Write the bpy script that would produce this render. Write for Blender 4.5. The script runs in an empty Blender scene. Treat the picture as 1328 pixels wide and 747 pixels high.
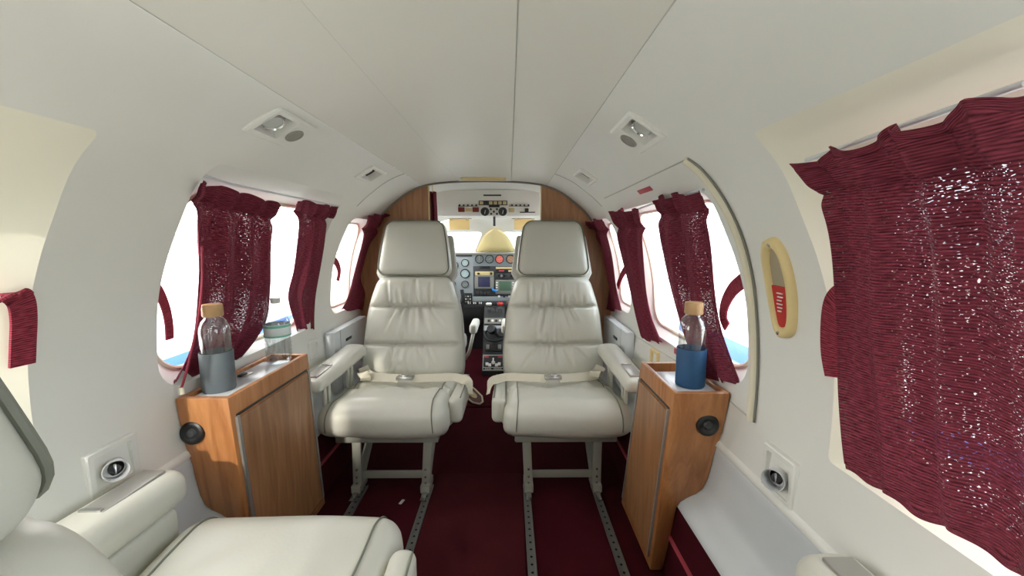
import bpy, bmesh, math, random
from mathutils import Vector, Matrix
from mathutils.geometry import delaunay_2d_cdt
random.seed(7)
S = bpy.context.scene
C = S.collection
PI = math.pi
sin, cos, exp = math.sin, math.cos, math.exp

# ------------------------------------------------------------------ camera
F = 520.0; TH = math.radians(6.9); YAW = math.radians(-0.44); CX, CZ = 0.13, 1.0
def ray(u, v):
    a = (u-664)/F; b = -(v-373.5)/F
    y = cos(TH)+b*sin(TH); z = -sin(TH)+b*cos(TH)
    c, s = cos(YAW), sin(YAW)
    return Vector((a*c-y*s, a*s+y*c, z))
CAM = Vector((CX, 0, CZ))
def atY(u, v, Y): r = ray(u, v); return CAM+r*(Y/r.y)
def atX(u, v, X): r = ray(u, v); return CAM+r*((X-CX)/r.x)
def atZ(u, v, Z): r = ray(u, v); return CAM+r*((Z-CZ)/r.z)
def atPlane(u, v, p, n): r = ray(u, v); return CAM+r*((Vector(p)-CAM).dot(n)/r.dot(n))
cd = bpy.data.cameras.new('camera'); cam = bpy.data.objects.new('camera', cd); C.objects.link(cam)
cam.location = CAM; cam.rotation_euler = (PI/2-TH, 0, YAW)
cd.sensor_width = 36; cd.lens = F/1328*36; cd.clip_start = 0.02
S.camera = cam

# ------------------------------------------------------------------ materials
def lin(c):
    f = lambda x: x/12.92 if x <= .04045 else ((x+.055)/1.055)**2.4
    return tuple(f(x/255) for x in c)+(1,)
def mat(name, c, rough=.5, metal=0, spec=.5, bump=None, vary=None, coat=0, emit=None):
    m = bpy.data.materials.new(name); m.use_nodes = True
    nt = m.node_tree; N = nt.nodes; L = nt.links; b = N['Principled BSDF']
    b.inputs['Base Color'].default_value = lin(c); b.inputs['Roughness'].default_value = rough
    b.inputs['Metallic'].default_value = metal; b.inputs['Specular IOR Level'].default_value = spec
    b.inputs['Coat Weight'].default_value = coat
    tc = N.new('ShaderNodeTexCoord')
    if vary:      # (scale, second colour, stretch)
        sc, c2, st = vary
        mp = N.new('ShaderNodeMapping'); mp.inputs['Scale'].default_value = st
        nz = N.new('ShaderNodeTexNoise'); nz.inputs['Scale'].default_value = sc; nz.inputs['Detail'].default_value = 5
        rp = N.new('ShaderNodeValToRGB'); rp.color_ramp.elements[0].position = .3; rp.color_ramp.elements[1].position = .7
        rp.color_ramp.elements[0].color = lin(c); rp.color_ramp.elements[1].color = lin(c2)
        L.new(tc.outputs['Object'], mp.inputs[0]); L.new(mp.outputs[0], nz.inputs[0]); L.new(nz.outputs['Fac'], rp.inputs[0])
        L.new(rp.outputs[0], b.inputs['Base Color'])
    if bump:      # (scale, strength, distance)
        nz = N.new('ShaderNodeTexNoise'); nz.inputs['Scale'].default_value = bump[0]; nz.inputs['Detail'].default_value = 3
        bp = N.new('ShaderNodeBump'); bp.inputs['Strength'].default_value = bump[1]; bp.inputs['Distance'].default_value = bump[2]
        L.new(tc.outputs['Object'], nz.inputs[0]); L.new(nz.outputs['Fac'], bp.inputs['Height']); L.new(bp.outputs[0], b.inputs['Normal'])
    if emit:
        b.inputs['Emission Color'].default_value = lin(c); b.inputs['Emission Strength'].default_value = emit
    return m
def wood_mat(name, c1, c2, c3):
    m = mat(name, c1, .38, coat=.15); nt = m.node_tree; N = nt.nodes; L = nt.links; b = N['Principled BSDF']
    tc = N.new('ShaderNodeTexCoord'); mp = N.new('ShaderNodeMapping'); mp.inputs['Scale'].default_value = (14, 14, 1.3)
    n1 = N.new('ShaderNodeTexNoise'); n1.inputs['Scale'].default_value = 2.2; n1.inputs['Detail'].default_value = 6; n1.inputs['Distortion'].default_value = 1.2
    mp2 = N.new('ShaderNodeMapping'); mp2.inputs['Scale'].default_value = (130, 130, 5)
    n2 = N.new('ShaderNodeTexNoise'); n2.inputs['Scale'].default_value = 3; n2.inputs['Detail'].default_value = 4
    rp = N.new('ShaderNodeValToRGB'); e = rp.color_ramp.elements
    e[0].position = .28; e[0].color = lin(c2); e[1].position = .72; e[1].color = lin(c3); k = e.new(.5); k.color = lin(c1)
    mx = N.new('ShaderNodeMix'); mx.data_type = 'RGBA'; mx.blend_type = 'MULTIPLY'; mx.inputs[0].default_value = .35
    rp2 = N.new('ShaderNodeValToRGB'); rp2.color_ramp.elements[0].position = .35; rp2.color_ramp.elements[0].color = (.55, .5, .45, 1)
    L.new(tc.outputs['Object'], mp.inputs[0]); L.new(mp.outputs[0], n1.inputs[0]); L.new(n1.outputs['Fac'], rp.inputs[0])
    L.new(tc.outputs['Object'], mp2.inputs[0]); L.new(mp2.outputs[0], n2.inputs[0]); L.new(n2.outputs['Fac'], rp2.inputs[0])
    L.new(rp.outputs[0], mx.inputs[6]); L.new(rp2.outputs[0], mx.inputs[7]); L.new(mx.outputs[2], b.inputs['Base Color'])
    return m
def glass_mat(name, tint=(1, 1, 1, 1), refl=.08):
    m = bpy.data.materials.new(name); m.use_nodes = True; nt = m.node_tree; N = nt.nodes; L = nt.links
    N.remove(N['Principled BSDF']); out = N['Material Output']
    t = N.new('ShaderNodeBsdfTransparent'); t.inputs[0].default_value = tint
    g = N.new('ShaderNodeBsdfGlossy'); g.inputs['Roughness'].default_value = .03
    fr = N.new('ShaderNodeLayerWeight'); fr.inputs['Blend'].default_value = .25
    mu = N.new('ShaderNodeMath'); mu.operation = 'MULTIPLY_ADD'; mu.inputs[1].default_value = .5; mu.inputs[2].default_value = refl*.3
    mx = N.new('ShaderNodeMixShader')
    L.new(fr.outputs['Facing'], mu.inputs[0]); L.new(mu.outputs[0], mx.inputs[0]); L.new(t.outputs[0], mx.inputs[1]); L.new(g.outputs[0], mx.inputs[2])
    L.new(mx.outputs[0], out.inputs[0])
    return m
def curtain_mat(name, c, holes=.5):
    m = bpy.data.materials.new(name); m.use_nodes = True; nt = m.node_tree; N = nt.nodes; L = nt.links
    b = N['Principled BSDF']; out = N['Material Output']
    b.inputs['Roughness'].default_value = .9; b.inputs['Specular IOR Level'].default_value = .15
    uv = N.new('ShaderNodeUVMap')
    def math_(op, a, bb=None):
        n = N.new('ShaderNodeMath'); n.operation = op
        for i, q in enumerate((a, bb)):
            if q is None: continue
            if isinstance(q, (int, float)): n.inputs[i].default_value = q
            else: L.new(q, n.inputs[i])
        return n.outputs[0]
    sp = N.new('ShaderNodeSeparateXYZ'); L.new(uv.outputs[0], sp.inputs[0])
    mp = N.new('ShaderNodeMapping'); mp.inputs['Scale'].default_value = (60, 420, 1); L.new(uv.outputs[0], mp.inputs[0])
    n1 = N.new('ShaderNodeTexNoise'); n1.inputs['Scale'].default_value = 1; n1.inputs['Detail'].default_value = 2.5; L.new(mp.outputs[0], n1.inputs[0])
    mpw = N.new('ShaderNodeMapping'); mpw.inputs['Scale'].default_value = (14, 60, 1); L.new(uv.outputs[0], mpw.inputs[0])
    nw = N.new('ShaderNodeTexNoise'); nw.inputs['Scale'].default_value = 1; nw.inputs['Detail'].default_value = 2; L.new(mpw.outputs[0], nw.inputs[0])
    rib = math_('SINE', math_('ADD', math_('MULTIPLY', sp.outputs[1], 2*PI/.0038), math_('MULTIPLY', nw.outputs['Fac'], 5.0)))
    hgt = math_('ADD', math_('MULTIPLY', n1.outputs['Fac'], .75), math_('ADD', math_('MULTIPLY', rib, .11), .125))
    rp = N.new('ShaderNodeValToRGB'); e = rp.color_ramp.elements
    e[0].position = .30; e[0].color = lin(tuple(x*.66 for x in c)); e[1].position = .72; e[1].color = lin(tuple(min(255, x*1.30+8) for x in c))
    L.new(hgt, rp.inputs[0]); L.new(rp.outputs[0], b.inputs['Base Color'])
    bp = N.new('ShaderNodeBump'); bp.inputs['Strength'].default_value = .6; bp.inputs['Distance'].default_value = .002
    L.new(hgt, bp.inputs['Height']); L.new(bp.outputs[0], b.inputs['Normal'])
    tr = N.new('ShaderNodeBsdfTranslucent'); L.new(rp.outputs[0], tr.inputs[0])
    m1 = N.new('ShaderNodeMixShader'); m1.inputs[0].default_value = .16; L.new(b.outputs[0], m1.inputs[1]); L.new(tr.outputs[0], m1.inputs[2])
    # loose weave: small gaps between the yarns let daylight through
    mp2 = N.new('ShaderNodeMapping'); mp2.inputs['Scale'].default_value = (210, 880, 1); L.new(uv.outputs[0], mp2.inputs[0])
    n2 = N.new('ShaderNodeTexNoise'); n2.inputs['Scale'].default_value = 1; n2.inputs['Detail'].default_value = 1; L.new(mp2.outputs[0], n2.inputs[0])
    mp3 = N.new('ShaderNodeMapping'); mp3.inputs['Scale'].default_value = (17, 4.5, 1); L.new(uv.outputs[0], mp3.inputs[0])
    n3 = N.new('ShaderNodeTexNoise'); n3.inputs['Scale'].default_value = 1; n3.inputs['Detail'].default_value = 1; L.new(mp3.outputs[0], n3.inputs[0])
    s = math_('ADD', n2.outputs['Fac'], math_('MULTIPLY', math_('SUBTRACT', n3.outputs['Fac'], .5), .22))
    low = math_('GREATER_THAN', sp.outputs[1], .065)
    h = math_('MULTIPLY', math_('GREATER_THAN', s, 1.0-holes*.615), low)
    h = math_('MULTIPLY', h, .55)
    t = N.new('ShaderNodeBsdfTransparent'); m2 = N.new('ShaderNodeMixShader')
    L.new(h, m2.inputs[0]); L.new(m1.outputs[0], m2.inputs[1]); L.new(t.outputs[0], m2.inputs[2]); L.new(m2.outputs[0], out.inputs[0])
    return m
def track_mat():
    m = mat('aluminium_track', (150, 150, 146), .42, .75); nt = m.node_tree; N = nt.nodes; L = nt.links; b = N['Principled BSDF']
    tc = N.new('ShaderNodeTexCoord'); vo = N.new('ShaderNodeSeparateXYZ'); L.new(tc.outputs['Object'], vo.inputs[0])
    def M_(op, a, q=None):
        n = N.new('ShaderNodeMath'); n.operation = op
        for i, k in enumerate((a, q)):
            if k is None: continue
            if isinstance(k, (int, float)): n.inputs[i].default_value = k
            else: L.new(k, n.inputs[i])
        return n.outputs[0]
    yy = M_('SUBTRACT', M_('FRACT', M_('MULTIPLY', vo.outputs[1], 33.0)), .5); yy = M_('MULTIPLY', yy, 1/33.0)
    d = M_('SQRT', M_('ADD', M_('MULTIPLY', yy, yy), M_('MULTIPLY', vo.outputs[0], vo.outputs[0])))
    k = M_('LESS_THAN', d, .0042)
    mx = N.new('ShaderNodeMix'); mx.data_type = 'RGBA'; mx.inputs[6].default_value = lin((150, 150, 146)); mx.inputs[7].default_value = lin((25, 22, 22))
    L.new(k, mx.inputs[0]); L.new(mx.outputs[2], b.inputs['Base Color'])
    return m
W_ = mat('white_headliner', (226, 227, 221), .5, bump=(9, .12, .01), vary=(3, (231, 231, 226), (1, 1, 1)))
W_R = mat('warm_lit_recess_white', (234, 231, 214), .5, bump=(9, .1, .01))  # warm light in the nearest recesses put into a creamier wall white
W_C = mat('ceiling_vinyl', (222, 221, 212), .42, bump=(6, .15, .012))
W_LOW = mat('lower_panel_vinyl', (204, 210, 214), .45, vary=(4, (214, 218, 219), (1, 1, 1)))
CREAM = mat('cream_moulding', (224, 217, 194), .45)
CREAM2 = mat('aged_cream_plastic', (226, 205, 150), .42)
SEAM = mat('seam_shadow_gap', (188, 189, 183), .7)
GREYRUB = mat('grey_rubber_seal', (126, 126, 118), .6)
LEATH = mat('cream_leather', (204, 203, 191), .34, bump=(160, .12, .002), vary=(5, (210, 209, 197), (1, 1, 1)))
LEATH2 = mat('cream_leather_smooth', (196, 196, 185), .4, bump=(160, .1, .002))
PIPE = mat('grey_piping', (118, 120, 108), .5)
SHELL = mat('seat_shell_grey', (186, 186, 178), .5)
METAL = mat('painted_seat_metal', (158, 158, 146), .4, .25)
STEEL = mat('steel', (190, 190, 188), .25, .9)
CHROME = mat('chrome', (225, 225, 225), .1, 1)
TRACK = track_mat()
CARPET = mat('burgundy_carpet', (66, 15, 25), .95, spec=.1, bump=(900, .6, .004), vary=(6, (76, 20, 30), (1, 1, 1)))
CARPET2 = mat('worn_burgundy_carpet', (70, 22, 29), .95, spec=.1, bump=(900, .6, .004), vary=(7, (82, 30, 35), (1, 1, 1)))
OAK = wood_mat('golden_oak', (184, 124, 74), (160, 100, 55), (200, 140, 88))
OAKD = wood_mat('brown_oak_veneer', (166, 118, 78), (140, 96, 62), (184, 136, 94))
WALN = wood_mat('partition_veneer', (170, 122, 86), (148, 104, 70), (184, 136, 98))
BLK = mat('black_plastic', (24, 25, 27), .4)
BLK2 = mat('dark_grey_plastic', (52, 54, 56), .45)
ALU = mat('aluminium_strip', (176, 174, 168), .35, .6)
CURT = curtain_mat('burgundy_loose_weave', (118, 50, 64), .64)
CURT2 = curtain_mat('burgundy_weave', (110, 44, 58), .60)
STRAPC = curtain_mat('burgundy_strap_weave', (136, 52, 66), .0)
GLASS = glass_mat('window_glass')
BGLASS = glass_mat('bottle_glass', (.97, .98, .98, 1), .15)
PETM = glass_mat('clear_plastic', (.78, .82, .83, 1), .6)
SIL_G = mat('slate_grey_silicone', (96, 105, 110), .6)
SIL_B = mat('blue_silicone', (36, 82, 124), .6)
BAMB = mat('bamboo', (196, 158, 112), .5, vary=(30, (176, 138, 92), (1, 1, .2)))
LABELW = mat('white_label', (226, 234, 232), .5); TEAL = mat('teal_label_band', (120, 200, 180), .5)
TRAY = mat('pale_tray_laminate', (212, 216, 220), .25)
WEB = mat('beige_webbing', (214, 208, 188), .75, bump=(500, .4, .002))
RED = mat('red_plastic', (190, 40, 38), .45); REDP = mat('red_placard', (178, 70, 82), .5)
PANELG = mat('instrument_grey', (138, 146, 150), .5); PANELD = mat('radio_black', (44, 48, 54), .45)
DIAL = mat('dial_face', (112, 120, 122), .4); DIALL = mat('pale_dial_face', (165, 186, 190), .4); DIALR = mat('red_dial_face', (230, 112, 96), .4); DIALB = mat('brown_dial_face', (165, 128, 98), .4)
WHITEP = mat('white_paint', (225, 225, 220), .5); BUFF = mat('buff_plastic', (205, 190, 140), .5)
SCRB = mat('screen_blue_off', (52, 54, 84), .2); SCRG = mat('screen_green_off', (78, 104, 86), .2)
BLUE = mat('blue_tag', (50, 140, 215), .5)
AMBER = mat('tan_sun_visor', (240, 208, 142), .45); POSTM = mat('yellow_post_trim', (245, 228, 170), .5)
PAINT = mat('white_aircraft_paint', (238, 238, 238), .3); STRIPE = mat('blue_aircraft_stripe', (44, 104, 176), .35)
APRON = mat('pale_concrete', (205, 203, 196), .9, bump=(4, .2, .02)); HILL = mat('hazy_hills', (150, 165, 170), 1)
LENS = mat('clear_lamp_lens', (205, 208, 206), .12, .35); NOZ = mat('grey_nozzle', (142, 140, 133), .45)

# ------------------------------------------------------------------ mesh helpers
def link(o, parent=None):
    C.objects.link(o)
    if parent is not None: o.parent = parent
    return o
def mesh(name, vs, fs, m, parent=None, smooth=True, angle=None):
    me = bpy.data.meshes.new(name); me.from_pydata([tuple(v) for v in vs], [], fs)
    for k in (m if isinstance(m, (list, tuple)) else [m]): me.materials.append(k)
    o = bpy.data.objects.new(name, me)
    bm = bmesh.new(); bm.from_mesh(me); bmesh.ops.recalc_face_normals(bm, faces=bm.faces); bm.to_mesh(me); bm.free()
    me.polygons.foreach_set('use_smooth', [smooth]*len(me.polygons))
    if smooth and angle: me.set_sharp_from_angle(angle=math.radians(angle))
    return link(o, parent)
def from_bm(name, bm, m, parent=None, angle=35):
    me = bpy.data.meshes.new(name); bm.to_mesh(me); bm.free(); me.materials.append(m)
    me.polygons.foreach_set('use_smooth', [True]*len(me.polygons)); me.set_sharp_from_angle(angle=math.radians(angle))
    return link(bpy.data.objects.new(name, me), parent)
def empty(name, loc=(0, 0, 0), label=None, cat=None, group=None, rz=0):
    o = bpy.data.objects.new(name, None); o.empty_display_size = .05; link(o); o.location = loc; o.rotation_euler.z = rz
    return tag(o, label, cat, group)
def tag(o, label=None, cat=None, group=None, kind=None):
    if label: o['label'] = label
    if cat: o['category'] = cat
    if group: o['group'] = group
    if kind: o['kind'] = kind
    return o
def struct(o): o['kind'] = 'structure'; return o
def rebase(o):
    """put the origin of a one-mesh thing at the middle of its base"""
    vs = [v.co for v in o.data.vertices]
    c = Vector([(min(v[i] for v in vs)+max(v[i] for v in vs))/2 for i in range(3)]); c.z = min(v.z for v in vs)
    o.data.transform(Matrix.Translation(-c)); o.location = c; return o
def box_bm(lo, hi, bev=0, seg=2):
    bm = bmesh.new(); bmesh.ops.create_cube(bm, size=1)
    for v in bm.verts: v.co = Vector([lo[i]+(v.co[i]+.5)*(hi[i]-lo[i]) for i in range(3)])
    if bev: bmesh.ops.bevel(bm, geom=bm.edges[:], offset=bev, segments=seg, affect='EDGES', profile=.5)
    return bm
def box(name, lo, hi, m, parent=None, bev=.002, seg=2): return from_bm(name, box_bm(lo, hi, bev, seg), m, parent)
def prism(name, poly, y0, y1, m, parent=None, bev=.0, shear=None):
    """poly in (x,z), extruded along y; shear(z)->(ya,yb)"""
    n = len(poly); vs = []
    for k in (0, 1):
        for x, z in poly:
            ya, yb = shear(z) if shear else (y0, y1)
            vs.append((x, ya if k == 0 else yb, z))
    fs = [list(range(n)), list(range(2*n-1, n-1, -1))]+[(i, (i+1) % n, n+(i+1) % n, n+i) for i in range(n)]
    bm = bmesh.new(); bv = [bm.verts.new(v) for v in vs]
    for f in fs: bm.faces.new([bv[i] for i in f])
    bmesh.ops.recalc_face_normals(bm, faces=bm.faces)
    if bev: bmesh.ops.bevel(bm, geom=bm.edges[:], offset=bev, segments=2, affect='EDGES', profile=.5)
    return from_bm(name, bm, m, parent)
def sweep_vs(pts, r, n=8, closed=False, flat=1.0, up=None):
    pts = [Vector(p) for p in pts]; vs = []; N = len(pts); prev = None
    for i, p in enumerate(pts):
        if closed: t = pts[(i+1) % N]-pts[i-1]
        else: t = pts[min(i+1, N-1)]-pts[max(i-1, 0)]
        t.normalize()
        ref = Vector(up) if up is not None else (prev if prev is not None else (Vector((0, 0, 1)) if abs(t.z) < .9 else Vector((1, 0, 0))))
        a = ref-t*ref.dot(t); a.normalize(); b = t.cross(a); prev = a
        rr = r[i] if isinstance(r, (list, tuple)) else r
        for k in range(n):
            g = 2*PI*k/n; vs.append(p+a*cos(g)*rr+b*sin(g)*rr*flat)
    fs = []
    for i in range(N if closed else N-1):
        j = (i+1) % N
        for k in range(n): fs.append((i*n+k, i*n+(k+1) % n, j*n+(k+1) % n, j*n+k))
    if not closed: fs += [list(range(n-1, -1, -1)), [(N-1)*n+k for k in range(n)]]
    return vs, fs
def tube(name, pts, r, m, parent=None, n=8, closed=False, flat=1.0, up=None):
    vs, fs = sweep_vs(pts, r, n, closed, flat, up); return mesh(name, vs, fs, m, parent, True, 50)
def ribbon(name, pts, side, w, t, m, parent=None, uvs=False):
    """strap of width w and thickness t along pts; side = width direction (one, or one per point)"""
    pts = [Vector(p) for p in pts]; N = len(pts); vs = []
    for i, p in enumerate(pts):
        tg = (pts[min(i+1, N-1)]-pts[max(i-1, 0)]).normalized()
        sd = Vector(side[i] if isinstance(side[0], (tuple, list, Vector)) else side); sd = (sd-tg*sd.dot(tg)).normalized(); nn = tg.cross(sd)
        for a, b in ((-1, -1), (1, -1), (1, 1), (-1, 1)): vs.append(p+sd*a*w/2+nn*b*t/2)
    fs = [(0, 1, 2, 3), tuple(4*(N-1)+k for k in (3, 2, 1, 0))]
    for i in range(N-1):
        for k in range(4): fs.append((4*i+k, 4*i+(k+1) % 4, 4*i+4+(k+1) % 4, 4*i+4+k))
    o = mesh(name, vs, fs, m, parent, True, 40)
    if uvs:
        uv = o.data.uv_layers.new(name='UVMap'); d = [0]
        for i in range(1, N): d.append(d[-1]+(pts[i]-pts[i-1]).length)
        for l in o.data.loops:
            i, k = divmod(l.vertex_index, 4); uv.data[l.index].uv = ((0 if k in (0, 3) else w), d[i])
    return o
def lathe(name, prof, m, parent=None, n=32, loc=(0, 0, 0), axis=None, angle=40, caps=True):
    vs = []; fs = []; K = len(prof)
    for r, z in prof:
        for k in range(n): g = 2*PI*k/n; vs.append(Vector((r*cos(g), r*sin(g), z)))
    for i in range(K-1):
        for k in range(n): fs.append((i*n+k, i*n+(k+1) % n, (i+1)*n+(k+1) % n, (i+1)*n+k))
    if caps and prof[0][0] > 1e-5: fs.append(list(range(n-1, -1, -1)))
    if caps and prof[-1][0] > 1e-5: fs.append([(K-1)*n+k for k in range(n)])
    if axis is not None:
        q = Vector((0, 0, 1)).rotation_difference(Vector(axis)); vs = [q @ v for v in vs]
    vs = [v+Vector(loc) for v in vs]
    o = mesh(name, vs, fs, m, parent, True, angle)
    bm = bmesh.new(); bm.from_mesh(o.data); bmesh.ops.remove_doubles(bm, verts=bm.verts, dist=1e-6); bm.to_mesh(o.data); bm.free()
    return o
def bar(name, p0, p1, w, t, m, parent=None, side=(1, 0, 0), bev=.0015):
    p0, p1 = Vector(p0), Vector(p1); a = (p1-p0).normalized(); s = Vector(side); s = (s-a*s.dot(a)).normalized(); n = a.cross(s)
    bm = box_bm((-w/2, -t/2, 0), (w/2, t/2, (p1-p0).length), bev)
    M4 = Matrix((s, n, a)).transposed().to_4x4(); M4.translation = p0
    bmesh.ops.transform(bm, matrix=M4, verts=bm.verts); return from_bm(name, bm, m, parent)
def rbox(name, h, r, n, fn, m, parent=None):
    """rounded block, half sizes h, corner radius r, n cells per axis, fn(p, normal) -> final point"""
    idx = {}; vs = []; fs = []
    def sp(i, k): t = -1+2*i/k; return math.copysign(1-(1-abs(t))**1.5, t)
    def get(c):
        if c not in idx:
            p = Vector([h[a]*sp(c[a], n[a]) for a in range(3)])
            q = Vector([max(-(h[a]-r), min(h[a]-r, p[a])) for a in range(3)])
            d = p-q
            if d.length > 1e-9: nn = d.normalized(); p = q+nn*r
            else: nn = Vector((0, 0, 1))
            idx[c] = len(vs); vs.append(fn(p, nn))
        return idx[c]
    for ax in range(3):
        u, w = (ax+1) % 3, (ax+2) % 3
        for e in (0, n[ax]):
            for i in range(n[u]):
                for j in range(n[w]):
                    q = []
                    for di, dj in ((0, 0), (1, 0), (1, 1), (0, 1)):
                        c = [0, 0, 0]; c[ax] = e; c[u] = i+di; c[w] = j+dj; q.append(get(tuple(c)))
                    fs.append(q if e else q[::-1])
    return mesh(name, vs, fs, m, parent, True)
def catmull(P, n):
    out = []
    for i in range(len(P)-1):
        p0, p1, p2, p3 = [Vector(P[max(0, min(len(P)-1, j))]) for j in (i-1, i, i+1, i+2)]
        for k in range(n):
            t = k/n; out.append(.5*((2*p1)+(p2-p0)*t+(2*p0-5*p1+4*p2-p3)*t*t+(3*p1-p0-3*p2+p3)*t**3))
    out.append(Vector(P[-1])); return out

# ------------------------------------------------------------------ hull section
PROF = catmull([(0, 1.316), (.14, 1.313), (.25, 1.305), (.335, 1.290), (.41, 1.258), (.475, 1.213), (.535, 1.163), (.58, 1.112), (.62, 1.036),
                (.653, .965), (.682, .88), (.696, .80), (.703, .72), (.704, .64), (.702, .56), (.697, .50), (.69, .43)], 10)
ARC = [0]
for i in range(1, len(PROF)): ARC.append(ARC[-1]+(PROF[i]-PROF[i-1]).length)
def prof_s(s):
    s = max(0, min(ARC[-1], s))
    for i in range(1, len(ARC)):
        if ARC[i] >= s: t = (s-ARC[i-1])/(ARC[i]-ARC[i-1]); return PROF[i-1].lerp(PROF[i], t)
    return PROF[-1]
def s_of_z(z):
    for i in range(1, len(PROF)):
        if PROF[i].y <= z: t = (PROF[i-1].y-z)/(PROF[i-1].y-PROF[i].y); return ARC[i-1]+t*(ARC[i]-ARC[i-1])
    return ARC[-1]
def s_of_x(x):
    for i in range(1, len(PROF)):
        if PROF[i].x >= x: t = (x-PROF[i-1].x)/(PROF[i].x-PROF[i-1].x); return ARC[i-1]+t*(ARC[i]-ARC[i-1])
    return ARC[-1]
def w(z): return prof_s(s_of_z(z)).x if z > .43 else .69
def nrm_s(s):
    a, b = prof_s(s-.004), prof_s(s+.004); t = (b-a).normalized(); return Vector((t.y, -t.x))*-1     # outward (x,z)
def hull(side, y, z, off=0):
    """point on the wall, off metres into the cabin"""
    s = s_of_z(z); p = prof_s(s); n = nrm_s(s)
    return Vector((side*(p.x-n.x*off), y, p.y-n.y*off))
def hull_n(side, z): n = nrm_s(s_of_z(z)); return Vector((side*n.x, 0, n.y))
def hit(u, v, off=0):
    """where the sight line through a pixel meets the wall surface (off metres inside it)"""
    r = ray(u, v); side = 1 if r.x > 0 else -1; t0 = 0.05; t = t0
    def f(t):
        p = CAM+r*t
        if p.z >= 1.316-off: return 1
        return abs(p.x)-(w(p.z)-off)
    while f(t) < 0 and t < 6: t += .01
    a, b = t-.01, t
    for _ in range(30):
        c = (a+b)/2
        if f(c) < 0: a = c
        else: b = c
    return CAM+r*b
S_CEIL = s_of_x(.335); Y0, YP = -1.05, 2.22
def rr(y0, y1, z0, z1, r, n=6):
    """rounded rectangle loop (y,z); r = one radius or four (y0z0, y1z0, y1z1, y0z1)"""
    r4 = r if isinstance(r, (list, tuple)) else (r,)*4; out = []
    for (cy, cz, a0, q) in ((y0, z0, PI, r4[0]), (y1, z0, 1.5*PI, r4[1]), (y1, z1, 0, r4[2]), (y0, z1, .5*PI, r4[3])):
        yy = cy+q*(1 if cy == y0 else -1); zz = cz+q*(1 if cz == z0 else -1)
        for k in range(n+1): g = a0+PI/2*k/n; out.append((yy+q*cos(g), zz+q*sin(g)))
    return out
def dens(loop, d=.02):
    out = []
    for i, a in enumerate(loop):
        b = loop[(i+1) % len(loop)]; k = max(1, int(math.hypot(b[0]-a[0], b[1]-a[1])/d))
        for j in range(k): out.append((a[0]+(b[0]-a[0])*j/k, a[1]+(b[1]-a[1])*j/k))
    return out
def inside(p, loop):
    c = False
    for i, a in enumerate(loop):
        b = loop[i-1]
        if (a[1] > p[1]) != (b[1] > p[1]) and p[0] < (b[0]-a[0])*(p[1]-a[1])/(b[1]-a[1])+a[0]: c = not c
    return c
def sheet_with_holes(name, outer, holes, step, fmap, m):
    vs = []; es = []
    def add(loop):
        k = len(vs); vs.extend([Vector(p) for p in loop]); n = len(loop); es.extend([(k+i, k+(i+1) % n) for i in range(n)])
    add(outer)
    for hl in holes: add(hl)
    a0, a1 = min(p[0] for p in outer), max(p[0] for p in outer); b0, b1 = min(p[1] for p in outer), max(p[1] for p in outer)
    na, nb = int((a1-a0)/step[0]), int((b1-b0)/step[1])
    for i in range(1, na):
        for j in range(1, nb):
            p = (a0+(a1-a0)*i/na, b0+(b1-b0)*j/nb)
            if inside(p, outer) and not any(inside(p, hl) for hl in holes): vs.append(Vector(p))
    v2, e2, f2, *_ = delaunay_2d_cdt(vs, es, [], 0, 1e-5)
    keep = []
    for f in f2:
        c = (sum(v2[i].x for i in f)/3, sum(v2[i].y for i in f)/3)
        if inside(c, outer) and not any(inside(c, hl) for hl in holes): keep.append(tuple(f))
    used = sorted(set(i for f in keep for i in f)); mp = {k: i for i, k in enumerate(used)}
    return mesh(name, [fmap(v2[i].x, v2[i].y) for i in used], [tuple(mp[i] for i in f) for f in keep], m, None, True, 50)

def gx(z): return .745-.20*max(0, z-.72)**1.0*max(0, z-.72)/.3    # window pane plane, bulging outward less than the wall leans in
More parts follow.
